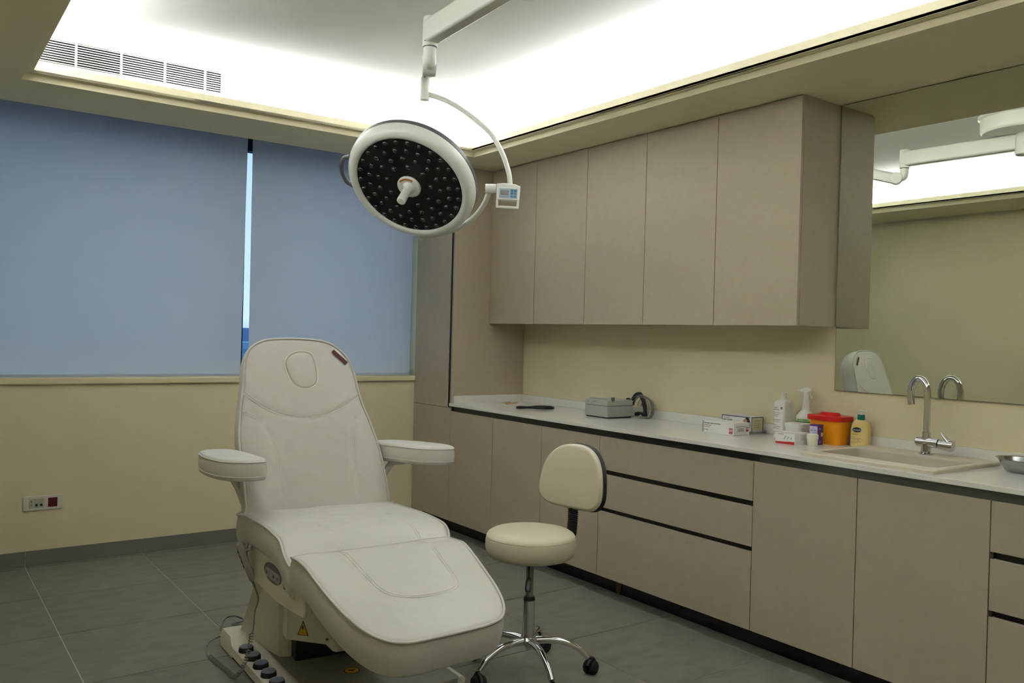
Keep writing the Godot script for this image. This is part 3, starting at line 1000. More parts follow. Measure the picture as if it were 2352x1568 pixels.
func build_chair() -> void:
	var o := thing("treatment_chair", "white leather treatment chair with raised back, padded armrests and a sloping leg rest", "treatment chair", Vector3(-2.21, 0, 2.05), deg_to_rad(-6.0))
	var leather := "white leather"
	# ---- backrest ----
	var tl := deg_to_rad(17.0)
	var bx := Transform3D(Basis(Vector3(1, 0, 0), Vector3(0, cos(tl), -sin(tl)), Vector3(0, sin(tl), cos(tl))), Vector3(0, 0.625, 0.0))
	var key := [Vector2(-0.292, -0.060), Vector2(-0.298, 0.02), Vector2(-0.303, 0.12), Vector2(-0.311, 0.231), Vector2(-0.315, 0.316), Vector2(-0.304, 0.421), Vector2(-0.289, 0.528), Vector2(-0.279, 0.62), Vector2(-0.259, 0.679), Vector2(-0.226, 0.710), Vector2(-0.180, 0.728), Vector2(-0.111, 0.734), Vector2(-0.042, 0.735), Vector2(0.040, 0.731), Vector2(0.104, 0.715), Vector2(0.152, 0.680), Vector2(0.186, 0.634), Vector2(0.206, 0.569), Vector2(0.218, 0.496), Vector2(0.236, 0.424), Vector2(0.264, 0.345), Vector2(0.287, 0.267), Vector2(0.306, 0.167), Vector2(0.317, 0.076), Vector2(0.320, -0.01), Vector2(0.312, -0.060), Vector2(0.10, -0.075), Vector2(-0.10, -0.075)]
	var ol := spline2(key, 6)
	var seam := [Vector2(-0.296, 0.497), Vector2(-0.245, 0.455), Vector2(-0.193, 0.419), Vector2(-0.129, 0.391), Vector2(-0.05, 0.376), Vector2(0.020, 0.381), Vector2(0.085, 0.401), Vector2(0.150, 0.433), Vector2(0.216, 0.485)]
	var sl := [Vector2(-0.303, 0.411), Vector2(-0.241, 0.380), Vector2(-0.198, 0.318), Vector2(-0.176, 0.245), Vector2(-0.155, 0.139), Vector2(-0.140, 0.03), Vector2(-0.136, -0.03)]
	var sr := [Vector2(0.236, 0.406), Vector2(0.189, 0.369), Vector2(0.167, 0.299), Vector2(0.164, 0.188), Vector2(0.170, 0.072), Vector2(0.171, -0.02)]
	var g1 := groove(seam)
	var g2 := groove(sl)
	var g3 := groove(sr)
	var back_shape := func(q: Vector2) -> float:
		var z := 0.0
		var d1 := line_gap(q, g1)
		z -= 0.0030 * exp(-pow(d1 / 0.012, 2.0))
		z -= 0.0026 * exp(-pow(minf(line_gap(q, g2), line_gap(q, g3)) / 0.012, 2.0))
		# the side bolsters swell a little, and the leather creases at the foot
		if q.y < 0.36:
			z += 0.007 * smoothstep(0.16, 0.24, absf(q.x))
			z += 0.0022 * sin(q.x * 46.0 + q.y * 30.0) * smoothstep(0.14, 0.0, q.y)
		z += 0.0006 * sin(q.y * 62.0 + 1.4 * sin(q.x * 8.0)) * smoothstep(0.34, 0.22, q.y) * smoothstep(0.16, 0.06, absf(q.x))
		return z
	var b := put(o, "backrest", pad(ol, 0.105, 0.016, 0.014, 44, 5, 0.0013, 0.006, back_shape), leather, bx)
	put(b, "piping", edge_tube(ol, -0.004, 0.0052), leather)
	stitches(b, ol, seam, 0.012)
	stitches(b, ol, sl, 0.012)
	stitches(b, ol, sr, 0.012)
	var hc := spline2([Vector2(-0.112, 0.620), Vector2(-0.090, 0.657), Vector2(-0.045, 0.674), Vector2(0.003, 0.667), Vector2(0.022, 0.633), Vector2(0.031, 0.575), Vector2(0.024, 0.528), Vector2(-0.010, 0.506), Vector2(-0.050, 0.506), Vector2(-0.084, 0.528), Vector2(-0.104, 0.572)], 6)
	var rim := put(b, "face_hole_rim", edge_tube(hc, 0.0095, 0.0046), "seam thread")
	rim.set_meta("label", "dark seam round the oval face-hole plug")
	var plug := []
	for p in hc:
		plug.append(p + (Vector2(-0.04, 0.588) - p).normalized() * 0.004)
	put(b, "face_hole_plug", pad(plug, 0.030, 0.010, 0.006, 10, 3, 0.001), leather, at(0, 0, 0.0175))
	var tag := put(b, "maker_tag", rbox(0.086, 0.0175, 0.002, 0.0008, 1), "maroon tag", Transform3D(Basis(Vector3.BACK, deg_to_rad(-44.0)), Vector3(0.138, 0.650, 0.0095)))
	tag.set_meta("label", "maroon leather tag at the upper corner")
	# hard shell and arm brackets behind the pad
	var back_in := []
	for p in ol:
		back_in.append(p + (Vector2(0.0, 0.33) - p).normalized() * 0.025)
	put(o, "back_shell", prism(back_in, 0.020, 0.004), "ivory plastic", bx * at(0, 0, -0.124))
	for s in [-1, 1]:
		put(o, "arm_bracket", tube(PackedVector3Array([Vector3(0.27 * s, 0.60, -0.10), Vector3(0.315 * s + 0.01, 0.70, -0.12), Vector3(0.36 * s + 0.01, 0.775, -0.10), Vector3(0.38 * s + 0.01, 0.79, -0.02)]), 0.016, 12), "base white steel")
	# ---- armrests ----
	var la := spline2([Vector2(-0.435, -0.115), Vector2(-0.474, -0.075), Vector2(-0.477, 0.03), Vector2(-0.462, 0.12), Vector2(-0.430, 0.195), Vector2(-0.380, 0.236), Vector2(-0.315, 0.248), Vector2(-0.278, 0.225), Vector2(-0.283, 0.14), Vector2(-0.305, 0.02), Vector2(-0.340, -0.08), Vector2(-0.385, -0.115)], 5)
	var ra := spline2([Vector2(0.300, -0.150), Vector2(0.322, -0.080), Vector2(0.372, 0.010), Vector2(0.418, 0.085), Vector2(0.475, 0.130), Vector2(0.545, 0.142), Vector2(0.578, 0.112), Vector2(0.572, 0.040), Vector2(0.520, -0.060), Vector2(0.440, -0.160), Vector2(0.375, -0.195), Vector2(0.325, -0.190)], 5)
	for k in 2:
		var poly := []
		for p in [la, ra][k]:
			poly.append(Vector2(p.x, -p.y))
		var flatx := Transform3D(Basis(Vector3(1, 0, 0), Vector3(0, 0, -1), Vector3(0, 1, 0)), Vector3(0, 0.868, 0))
		var a := put(o, "armrest", pad(poly, 0.082, 0.012, 0.006, 10, 7 + k, 0.0015, 0.004), leather, flatx)
		put(a, "piping", edge_tube(poly, -0.010, 0.0030), leather)
		put(a, "lower_seam", edge_tube(poly, -0.0665, 0.0028), leather)
	var slot := PackedVector3Array([Vector3(0.332, 0.831, -0.0715), Vector3(0.365, 0.8295, -0.010), Vector3(0.411, 0.8275, 0.068)])
	put(o, "zip_slot", tube(slot, 0.0035, 8), "seam thread")
	# ---- seat ----
	var seat_warp := func(p: Vector3) -> Vector3:
		var f := -p.y
		return Vector3(p.x, p.y, p.z + 0.012 * smoothstep(0.05, 0.40, f) - 0.075 * pow(smoothstep(0.50, 0.76, f), 1.4) - 0.010 * smoothstep(0.10, -0.05, f))
	var skey := [Vector2(-0.306, -0.05), Vector2(-0.307, 0.07), Vector2(-0.302, 0.25), Vector2(-0.302, 0.40), Vector2(-0.306, 0.55), Vector2(-0.312, 0.655), Vector2(-0.285, 0.715), Vector2(-0.15, 0.725), Vector2(0.0, 0.718), Vector2(0.15, 0.705), Vector2(0.27, 0.682), Vector2(0.318, 0.62), Vector2(0.338, 0.52), Vector2(0.343, 0.38), Vector2(0.338, 0.22), Vector2(0.327, 0.05), Vector2(0.318, -0.06), Vector2(0.0, -0.075)]
	var sol := []
	for p in spline2(skey, 6):
		sol.append(Vector2(p.x, -p.y))
	var up_x := Basis(Vector3(1, 0, 0), Vector3(0, 0, -1), Vector3(0, 1, 0))
	var seat_shape := func(q: Vector2) -> float:
		return 0.003 * sin(q.x * 30.0 + q.y * 24.0) * smoothstep(0.55, 0.68, -q.y) + 0.0025 * sin(q.x * 26.0) * smoothstep(0.12, 0.0, -q.y)
	var st := put(o, "seat", warped(pad(sol, 0.118, 0.020, 0.016, 30, 9, 0.0025, 0.005, seat_shape), seat_warp), leather, Transform3D(up_x, Vector3(0, 0.622, 0)))
	put(st, "piping", edge_tube(sol, -0.005, 0.0048, seat_warp), leather)
	stitches(st, sol, [Vector2(-0.135, -0.45), Vector2(-0.125, -0.56), Vector2(-0.105, -0.68)], 0.015, 0.010, seat_warp)
	stitches(st, sol, [Vector2(0.175, -0.35), Vector2(0.185, -0.50), Vector2(0.19, -0.64)], 0.015, 0.010, seat_warp)
	# ---- leg rest ----
	var ls := deg_to_rad(12.5)
	var lx := Transform3D(Basis(Vector3(1, 0, 0), Vector3(0, sin(ls), -cos(ls)), Vector3(0, cos(ls), sin(ls))), Vector3(0, 0.63, 0.70))
	var lkey := [Vector2(-0.308, 0.020), Vector2(-0.305, 0.085), Vector2(-0.295, 0.16), Vector2(-0.284, 0.318), Vector2(-0.264, 0.46), Vector2(-0.236, 0.555), Vector2(-0.200, 0.612), Vector2(-0.160, 0.635), Vector2(-0.110, 0.641), Vector2(-0.026, 0.634), Vector2(0.069, 0.625), Vector2(0.140, 0.612), Vector2(0.186, 0.588), Vector2(0.223, 0.533), Vector2(0.252, 0.44), Vector2(0.270, 0.33), Vector2(0.288, 0.185), Vector2(0.300, 0.05), Vector2(0.294, -0.008), Vector2(0.262, -0.028), Vector2(0.101, -0.018), Vector2(-0.063, -0.004), Vector2(-0.189, 0.000), Vector2(-0.275, 0.004)]
	var lol := []
	for p in spline2(lkey, 6):
		lol.append(Vector2(p.x, -p.y))
	var leg_warp := func(p: Vector3) -> Vector3:
		var f := -p.y
		return Vector3(p.x, p.y, p.z + 0.010 * smoothstep(0.0, 0.14, f) - 0.022 * smoothstep(0.10, -0.03, f))
	var lg := put(o, "leg_rest", warped(pad(lol, 0.122, 0.018, 0.014, 30, 13, 0.002, 0.005), leg_warp), leather, lx)
	put(lg, "piping", edge_tube(lol, -0.005, 0.0048, leg_warp), leather)
	stitches(lg, lol, [Vector2(-0.160, -0.03), Vector2(-0.150, -0.15), Vector2(-0.140, -0.26), Vector2(-0.127, -0.36), Vector2(-0.098, -0.412), Vector2(-0.036, -0.437), Vector2(0.050, -0.434), Vector2(0.104, -0.416), Vector2(0.129, -0.38), Vector2(0.140, -0.30), Vector2(0.150, -0.18), Vector2(0.155, -0.06), Vector2(0.148, 0.0)], 0.0145, 0.010, leg_warp)
	# ---- seat frame: side skirts with the control panel ----
	var skirt := spline2([Vector2(0.045, 0.520), Vector2(0.30, 0.530), Vector2(0.56, 0.536), Vector2(0.70, 0.520), Vector2(0.79, 0.500), Vector2(0.818, 0.472), Vector2(0.812, 0.436), Vector2(0.775, 0.424), Vector2(0.62, 0.402), Vector2(0.46, 0.386), Vector2(0.25, 0.379), Vector2(0.11, 0.382), Vector2(0.055, 0.420)], 4)
	for s in [-1, 1]:
		var p2 := []
		for p in skirt:
			p2.append(Vector2(-p.x, p.y))          # prism z -> chair +x
		put(o, "side_skirt", prism(p2, 0.026, 0.004), "ivory plastic", Transform3D(Basis(Vector3.UP, PI / 2), Vector3(-0.291 if s < 0 else 0.265, 0, 0)))
	slab(o, "seat_frame", Vector3(-0.262, 0.415, 0.03), Vector3(0.262, 0.512, 0.66), "base white steel", 0.006)
	slab(o, "leg_frame", Vector3(-0.17, 0.430, 0.64), Vector3(0.17, 0.462, 0.95), "base white steel", 0.004).rotation.x = deg_to_rad(9.0)
	var side := Basis(Vector3.UP, -PI / 2)          # prism +z -> chair -x, prism +x -> chair +z
	var tilt := Basis(Vector3.BACK, deg_to_rad(4.0))
	var ov := put(o, "control_panel", prism(ellipse(0.125, 0.036, 32), 0.004, 0.0015), "recess shade", Transform3D(side * tilt, Vector3(-0.2885, 0.474, 0.410)))
	put(ov, "panel_face", prism(rrect(0.205, 0.034, 0.016), 0.003, 0.001), "silver panel", at(0.006, -0.006, 0.003))
	put(ov, "panel_mark", prism(rrect(0.014, 0.012, 0.001), 0.0006, 0.0001), "print black", at(0.026, -0.006, 0.006))
	for x in [-0.075, 0.080]:
		put(ov, "screw", lathe([Vector2(0.0, 0.0), Vector2(0.007, 0.0), Vector2(0.007, 0.002), Vector2(0.0, 0.003)], 14), "piston steel", along(Vector3.BACK, Vector3(x, -0.006, 0.0055)))
	var sw := put(o, "power_switch", prism(ellipse(0.018, 0.021, 24), 0.004, 0.0015), "ivory plastic", Transform3D(side, Vector3(-0.2885, 0.478, 0.580)))
	put(sw, "rocker", prism(ellipse(0.0115, 0.0165, 20), 0.003, 0.001), "switch red", at(0, 0, 0.003))
	put(o, "hook", tube(PackedVector3Array([Vector3(-0.300, 0.515, 0.062), Vector3(-0.308, 0.500, 0.062), Vector3(-0.308, 0.440, 0.064), Vector3(-0.304, 0.418, 0.070), Vector3(-0.296, 0.425, 0.074)]), 0.0055, 10), "remote grey")
	# ---- lifting column and base ----
	var bb := Transform3D(Basis(Vector3.UP, deg_to_rad(4.0)), Vector3.ZERO)
	var foot := [Vector2(-0.253, -0.225), Vector2(-0.188, 0.100), Vector2(-0.158, 0.118), Vector2(0.158, 0.118), Vector2(0.188, 0.100), Vector2(0.253, -0.225)]
	var head := [Vector2(-0.250, 0.045), Vector2(-0.200, 0.098), Vector2(-0.162, 0.118), Vector2(0.162, 0.118), Vector2(0.200, 0.098), Vector2(0.250, 0.045)]
	put(o, "column", loft([lift(foot, 0.050), lift(head, 0.44)], 25.0), "base white steel", bb)
	var hs := [Vector2(-0.172, 0.125), Vector2(-0.172, 0.185), Vector2(-0.022, 0.335), Vector2(0.075, 0.335), Vector2(0.20, 0.215), Vector2(0.20, 0.125)]
	put(o, "lift_cover", loft([lift(hs, 0.142), lift(hs, 0.43)], 25.0), "base white steel", Transform3D())
	var toe := [Vector2(-0.052, 0.305), Vector2(-0.022, 0.3348), Vector2(0.075, 0.3348), Vector2(0.105, 0.305)]
	var toe2 := [Vector2(-0.026, 0.318), Vector2(-0.014, 0.3346), Vector2(0.070, 0.3346), Vector2(0.085, 0.318)]
	put(o, "lift_cover_toe", loft([lift(toe2, 0.116), lift(toe, 0.143)], 25.0), "base white steel")
	slab(o, "lift_gear", Vector3(-0.135, 0.048, 0.118), Vector3(0.16, 0.150, 0.19), "black plastic", 0.004)
	var wt := put(o, "warning_sticker", prism([Vector2(-0.024, -0.028), Vector2(0.024, -0.028), Vector2(0.0, 0.030)], 0.0008, 0.0002), "print black", Transform3D(Basis(Vector3.UP, deg_to_rad(-45.0)), Vector3(-0.1215, 0.194, 0.2368)))
	put(wt, "warning_face", prism([Vector2(-0.020, -0.0258), Vector2(0.020, -0.0258), Vector2(0.0, 0.0235)], 0.0004, 0.0001), "warning yellow", at(0, 0, 0.0007))
	put(wt, "warning_bolt", prism([Vector2(-0.003, 0.010), Vector2(0.003, 0.010), Vector2(0.0005, 0.001), Vector2(0.004, 0.001), Vector2(-0.002, -0.012), Vector2(-0.0005, -0.003), Vector2(-0.004, -0.003)], 0.0003, 0.0001), "print black", at(0, 0.001, 0.001))
	words(wt, "warning_lettering", "!", 0.008, "print black", at(-0.001, -0.019, 0.0012), true)
	put(o, "cover_screw", lathe([Vector2(0.0, 0.0), Vector2(0.006, 0.0), Vector2(0.006, 0.002), Vector2(0.0, 0.003)], 14), "recess shade", along(Vector3(-1, 0, 1), Vector3(-0.047, 0.162, 0.3105)))
	put(o, "rear_block", loft([lift([Vector2(-0.320, -0.275), Vector2(0.350, -0.275), Vector2(0.350, -0.10), Vector2(-0.320, -0.10)], 0.004), lift([Vector2(-0.320, -0.275), Vector2(0.350, -0.275), Vector2(0.350, -0.10), Vector2(-0.320, -0.10)], 0.046), lift([Vector2(-0.312, -0.270), Vector2(0.342, -0.270), Vector2(0.342, -0.155), Vector2(-0.312, -0.155)], 0.074)], 25.0), "base white steel", bb)
	slab(o, "base_plate", Vector3(-0.235, 0.004, -0.11), Vector3(0.357, 0.050, 0.64), "base plate grey", 0.006).transform = bb * at(0.061, 0.027, 0.265)
	put(o, "base_ridge", tube(PackedVector3Array([Vector3(-0.226, 0.040, -0.10), Vector3(-0.226, 0.040, 0.28), Vector3(-0.226, 0.040, 0.64)]), 0.021, 14), "base white steel", bb)
	put(o, "base_ridge", tube(PackedVector3Array([Vector3(0.346, 0.034, -0.10), Vector3(0.346, 0.034, 0.28), Vector3(0.346, 0.034, 0.64)]), 0.018, 14), "base white steel", bb)
	var bar := put(o, "pedal_bar", loft([lift([Vector2(-0.312, -0.11), Vector2(-0.236, -0.11), Vector2(-0.236, 0.66), Vector2(-0.312, 0.66)], 0.002), lift([Vector2(-0.319, -0.11), Vector2(-0.236, -0.11), Vector2(-0.236, 0.66), Vector2(-0.319, 0.66)], 0.012), lift([Vector2(-0.319, -0.11), Vector2(-0.236, -0.11), Vector2(-0.236, 0.66), Vector2(-0.319, 0.66)], 0.046), lift([Vector2(-0.315, -0.11), Vector2(-0.238, -0.11), Vector2(-0.238, 0.656), Vector2(-0.315, 0.656)], 0.050)], 25.0), "base white steel", bb)
	bar.set_meta("label", "foot control bar with round pedals")
	for k in 6:
		var pd := put(o, "foot_pedal", lathe([Vector2(0.0, 0.0), Vector2(0.0295, 0.0), Vector2(0.0300, 0.004), Vector2(0.0282, 0.018), Vector2(0.0255, 0.021), Vector2(0.0, 0.021)], 28), "black rubber", bb * at(-0.284, 0.049, -0.022 + 0.0965 * k))
		put(pd, "pedal_cap", lathe([Vector2(0.0, 0.0), Vector2(0.0268, 0.0), Vector2(0.0245, 0.004), Vector2(0.012, 0.0062), Vector2(0.0, 0.0068)], 28), "pedal grey", at(0, 0.0195, 0))
		put(pd, "pedal_print", rbox(0.010, 0.0006, 0.008, 0.0002, 1), "pedal print", at(0.0, 0.0262, 0.0))
	var fs := put(o, "floor_sticker", prism(ellipse(0.031, 0.031, 28), 0.0008, 0.0002), "print black", Transform3D(up_x, Vector3(0.034, 0.0497, 0.374)))
	put(fs, "sticker_face", prism(ellipse(0.0275, 0.0275, 28), 0.0004, 0.0001), "warning yellow", at(0, 0, 0.0006))
	put(fs, "sticker_figure", prism([Vector2(-0.014, 0.006), Vector2(-0.006, 0.010), Vector2(-0.003, 0.004), Vector2(0.006, 0.003), Vector2(0.012, 0.007), Vector2(0.016, 0.003), Vector2(0.008, -0.002), Vector2(0.002, -0.004), Vector2(0.006, -0.010), Vector2(-0.001, -0.011), Vector2(-0.005, -0.004), Vector2(-0.012, -0.001)], 0.0004, 0.0001), "print black", at(0, 0, 0.0009))
	put(fs, "sticker_slash", rbox(0.018, 0.0022, 0.0005, 0.0001, 1), "print red", Transform3D(Basis(Vector3.BACK, 0.5), Vector3(0.004, 0.0085, 0.0012)))
	# ---- the hand control hanging on its hook, and its coiled lead ----
	var ch := Transform3D(Basis(Vector3.UP, deg_to_rad(-6.0)), Vector3(-2.21, 0, 2.05))
	var r := thing("hand_control", "grey hand control with blue keys and a coiled lead, hung on the chair's side", "remote control", ch * Vector3(-0.33, 0.44, 0.115), deg_to_rad(-6.0 - 100.0))
	# x across, y up, keys towards +z (turned to the camera's left)
	var lean := Basis(Vector3(0, 0, 1), 0.0) * Basis(Vector3.RIGHT, deg_to_rad(20.0))
	put(r, "handset", pad(spline2([Vector2(-0.022, 0.078), Vector2(0.0, 0.083), Vector2(0.022, 0.078), Vector2(0.025, 0.03), Vector2(0.022, -0.035), Vector2(0.013, -0.068), Vector2(0.0, -0.076), Vector2(-0.013, -0.068), Vector2(-0.022, -0.035), Vector2(-0.025, 0.03)], 5), 0.024, 0.006, 0.002, 5), "remote grey", Transform3D(lean, Vector3.ZERO))
	for k in 4:
		for s in [-1, 1]:
			put(r, "key", rbox(0.016, 0.014, 0.003, 0.001, 1), "remote blue", Transform3D(lean, lean * Vector3(0.0105 * s, 0.058 - 0.021 * k, 0.0025)))
	put(r, "hanger_clip", tube(PackedVector3Array([lean * Vector3(0, 0.045, -0.022), lean * Vector3(0.005, 0.048, -0.045), lean * Vector3(0.008, 0.060, -0.052)]), 0.006, 10), "remote grey")
	put(r, "strain_relief", tube(PackedVector3Array([lean * Vector3(0, -0.072, -0.010), lean * Vector3(0, -0.104, -0.010)]), PackedFloat32Array([0.0065, 0.0042]), 10), "cable grey")
	var inv := (Transform3D(Basis(Vector3.UP, deg_to_rad(-106.0)), ch * Vector3(-0.33, 0.44, 0.115))).affine_inverse() * ch
	var start := inv.affine_inverse() * (lean * Vector3(0, -0.104, -0.010))
	var straight := spline([start, start + Vector3(0.012, -0.045, 0.012), Vector3(-0.288, 0.255, 0.145), Vector3(-0.297, 0.200, 0.165), Vector3(-0.306, 0.182, 0.176)], 8)
	var core := spline([Vector3(-0.306, 0.182, 0.176), Vector3(-0.320, 0.140, 0.205), Vector3(-0.340, 0.095, 0.225), Vector3(-0.356, 0.050, 0.205), Vector3(-0.362, 0.016, 0.150), Vector3(-0.372, 0.0105, 0.070), Vector3(-0.390, 0.0105, -0.020), Vector3(-0.405, 0.0105, -0.110)], 10)
	# lay a helix round the core
	var seglen := 0.0
	var coil := PackedVector3Array()
	var nrm := Vector3.RIGHT
	var total := 0.0
	for i in core.size() - 1:
		total += core[i].distance_to(core[i + 1])
	var turns := 46.0
	var steps := int(turns * 9)
	var ci := 0
	var acc := 0.0
	for s in steps + 1:
		var want := total * s / steps
		while ci < core.size() - 2 and acc + core[ci].distance_to(core[ci + 1]) < want:
			acc += core[ci].distance_to(core[ci + 1])
			ci += 1
		var l := core[ci].distance_to(core[ci + 1])
		var d := (core[ci + 1] - core[ci]).normalized()
		var pnt := core[ci].lerp(core[ci + 1], clampf((want - acc) / l, 0, 1))
		nrm = (nrm - d * nrm.dot(d)).normalized()
		var a := TAU * turns * s / steps
		coil.append(pnt + (nrm * cos(a) + d.cross(nrm) * sin(a)) * 0.0075)
	var tail := spline([Vector3(-0.405, 0.0035, -0.118), Vector3(-0.408, 0.0035, -0.165), Vector3(-0.398, 0.0035, -0.235), Vector3(-0.375, 0.0035, -0.300), Vector3(-0.340, 0.012, -0.318), Vector3(-0.318, 0.025, -0.300), Vector3(-0.300, 0.030, -0.272)], 8)
	for q in [straight, coil, tail]:
		for i in q.size():
			q[i] = inv * q[i]
	put(r, "lead", tube(straight, 0.0030, 8), "cable grey")
	put(r, "coiled_lead", tube(coil, 0.0024, 5), "cable grey")
	put(r, "lead", tube(tail, 0.0026, 8), "cable grey")
	var pc := thing("power_cable", "thin grey power cable looping on the floor behind the chair base", "cable", ch * Vector3(-0.23, 0.0, -0.53), deg_to_rad(-6.0))
	put(pc, "loop", tube(spline([Vector3(-0.055, 0.030, 0.240), Vector3(-0.070, 0.0035, 0.10), Vector3(-0.060, 0.0035, 0.045), Vector3(-0.022, 0.0035, -0.053), Vector3(0.022, 0.0035, -0.076), Vector3(0.052, 0.0035, -0.018), Vector3(0.034, 0.0035, 0.021), Vector3(-0.008, 0.0035, 0.039), Vector3(0.06, 0.012, 0.12), Vector3(0.10, 0.030, 0.235)], 8), 0.0032, 8), "cable grey")

# ------------------------------------------------------------------ stool
func build_stool() -> void:
	var o := thing("stool", "round cream leather stool with small backrest and chrome five-star base on castors", "stool", Vector3(-1.582, 0, 2.72))
	var sn := spline2(ellipse(0.183, 0.183, 24), 3)
	var flatx := Basis(Vector3(1, 0, 0), Vector3(0, 0, -1), Vector3(0, 1, 0))
	var seat := put(o, "seat", lathe([Vector2(0.0, 0.0), Vector2(0.150, 0.0), Vector2(0.168, 0.006), Vector2(0.179, 0.020), Vector2(0.1835, 0.042), Vector2(0.1835, 0.066), Vector2(0.1805, 0.080), Vector2(0.1785, 0.0835), Vector2(0.1790, 0.0865), Vector2(0.174, 0.0945), Vector2(0.160, 0.103), Vector2(0.130, 0.1085), Vector2(0.080, 0.1115), Vector2(0.0, 0.112)], 56, 60.0), "cream leather", at(0, 0.478, 0))
	put(seat, "seam", tube(lift2(0.1788, 0.0845, 56), 0.0016, 6, true), "cream leather")
	put(o, "seat_plate", lathe([Vector2(0.0, 0.0), Vector2(0.06, 0.0), Vector2(0.10, 0.006), Vector2(0.10, 0.012), Vector2(0.0, 0.012)], 24), "black plastic", at(0, 0.4665, 0))
	put(o, "piston_collar", lathe([Vector2(0.0, 0.0), Vector2(0.0175, 0.0), Vector2(0.0185, 0.012), Vector2(0.0, 0.012)], 20), "black plastic", at(0, 0.457, 0))
	put(o, "piston", lathe([Vector2(0.0, 0.30), Vector2(0.0150, 0.30), Vector2(0.0150, 0.463), Vector2(0.0, 0.463)], 24), "piston steel")
	put(o, "sleeve_ring", lathe([Vector2(0.0, 0.302), Vector2(0.0235, 0.302), Vector2(0.0235, 0.310), Vector2(0.020, 0.317), Vector2(0.0, 0.317)], 24), "black plastic")
	put(o, "sleeve", lathe([Vector2(0.0, 0.145), Vector2(0.0265, 0.145), Vector2(0.0250, 0.200), Vector2(0.0245, 0.303), Vector2(0.0, 0.303)], 28), "chrome")
	put(o, "hub", lathe([Vector2(0.0, 0.082), Vector2(0.011, 0.082), Vector2(0.012, 0.100), Vector2(0.026, 0.104), Vector2(0.038, 0.112), Vector2(0.038, 0.124), Vector2(0.030, 0.134), Vector2(0.0, 0.134)], 28), "chrome", at(0, 0.022, 0))
	for k in 5:
		var a := deg_to_rad(57.0 + 72.0 * k)
		var d := Vector3(sin(a), 0, cos(a))
		var pts := spline([d * 0.020 + Vector3(0, 0.138, 0), d * 0.08 + Vector3(0, 0.142, 0), d * 0.145 + Vector3(0, 0.134, 0), d * 0.205 + Vector3(0, 0.108, 0), d * 0.245 + Vector3(0, 0.070, 0)], 7)
		var rr := PackedFloat32Array()
		for i in pts.size():
			rr.append(lerpf(0.0165, 0.0118, float(i) / (pts.size() - 1)))
		put(o, "base_leg", tube(pts, rr, 14), "chrome")
		var c := d * 0.252
		var sw: float = [0.9, -0.5, 0.3, 1.4, -0.9][k] + a
		var f := Vector3(sin(sw), 0, cos(sw))
		var s := f.cross(Vector3.UP)
		var cp := put(o, "castor", tube(PackedVector3Array([c + Vector3(0, 0.070, 0), c + Vector3(0, 0.046, 0) + f * 0.004]), 0.0085, 10), "black plastic")
		for e in [-1, 1]:
			put(cp, "wheel", lathe([Vector2(0.0, -0.008), Vector2(0.023, -0.009), Vector2(0.0280, -0.006), Vector2(0.0285, 0.004), Vector2(0.024, 0.010), Vector2(0.0, 0.010)], 24), "black rubber", along(s * e, c + f * 0.012 + Vector3(0, 0.0287, 0) + s * 0.014 * e))
		put(cp, "hood", tube(spline([c + f * -0.016 + Vector3(0, 0.040, 0), c + f * 0.0 + Vector3(0, 0.058, 0), c + f * 0.024 + Vector3(0, 0.056, 0), c + f * 0.039 + Vector3(0, 0.038, 0)], 5), 0.011, 10), "black plastic")
	# lever under the seat
	put(o, "lever", line(Vector3(-0.02, 0.468, 0.02), Vector3(-0.083, 0.424, 0.103), 0.0035, 8), "black plastic")
	put(o, "lever_grip", tube(PackedVector3Array([Vector3(-0.078, 0.428, 0.098), Vector3(-0.088, 0.418, 0.108), Vector3(-0.100, 0.392, 0.121), Vector3(-0.104, 0.384, 0.125)]), PackedFloat32Array([0.005, 0.011, 0.0125, 0.010]), 10, false, 0.6), "black plastic")
	# backrest on a ribbed bellows post, turned to the chair's side
	var n := Vector3(-0.985, 0.10, 0.17).normalized()
	var bxv := Vector3.UP.cross(n).normalized()
	var fr := Basis(bxv, n.cross(bxv), n)
	var c := Vector3(0.224, 0.774, -0.030)
	var out := spline2([Vector2(-0.168, -0.035), Vector2(-0.150, 0.055), Vector2(-0.105, 0.112), Vector2(-0.040, 0.136), Vector2(0.040, 0.136), Vector2(0.105, 0.112), Vector2(0.150, 0.055), Vector2(0.168, -0.035), Vector2(0.160, -0.088), Vector2(0.122, -0.118), Vector2(0.060, -0.126), Vector2(-0.060, -0.126), Vector2(-0.122, -0.118), Vector2(-0.160, -0.088)], 5)
	var bend := func(p: Vector3) -> Vector3:
		return Vector3(p.x, p.y, p.z + 0.9 * p.x * p.x - 0.012)
	var bp := put(o, "backrest", warped(pad(out, 0.036, 0.014, 0.010, 14, 4, 0.001), bend), "cream leather", Transform3D(fr, c))
	var shell_out := []
	for p in out:
		shell_out.append(p * 1.022)
	put(o, "back_shell", warped(pad(shell_out, 0.024, 0.010, 0.0, 8), bend), "black plastic", Transform3D(fr, c - n * 0.031))
	# bellows
	var path := spline([c - n * 0.040 + Vector3(0, -0.03, 0), Vector3(0.256, 0.66, -0.042), Vector3(0.252, 0.58, -0.041), Vector3(0.243, 0.52, -0.040), Vector3(0.210, 0.484, -0.034)], 6)
	put(o, "post_bar", tube(spline([Vector3(0.210, 0.484, -0.034), Vector3(0.15, 0.472, -0.026), Vector3(0.04, 0.471, -0.008)], 5), 0.016, 10, false, 0.5), "black plastic")
	var dense := PackedVector3Array()
	var radii := PackedFloat32Array()
	for i in path.size() - 1:
		for s in 6:
			dense.append(path[i].lerp(path[i + 1], s / 6.0))
			radii.append(0.0265 if (dense.size() / 2) % 2 == 0 else 0.0225)
	put(o, "bellows", tube(dense, radii, 16, false, 0.72), "black rubber")

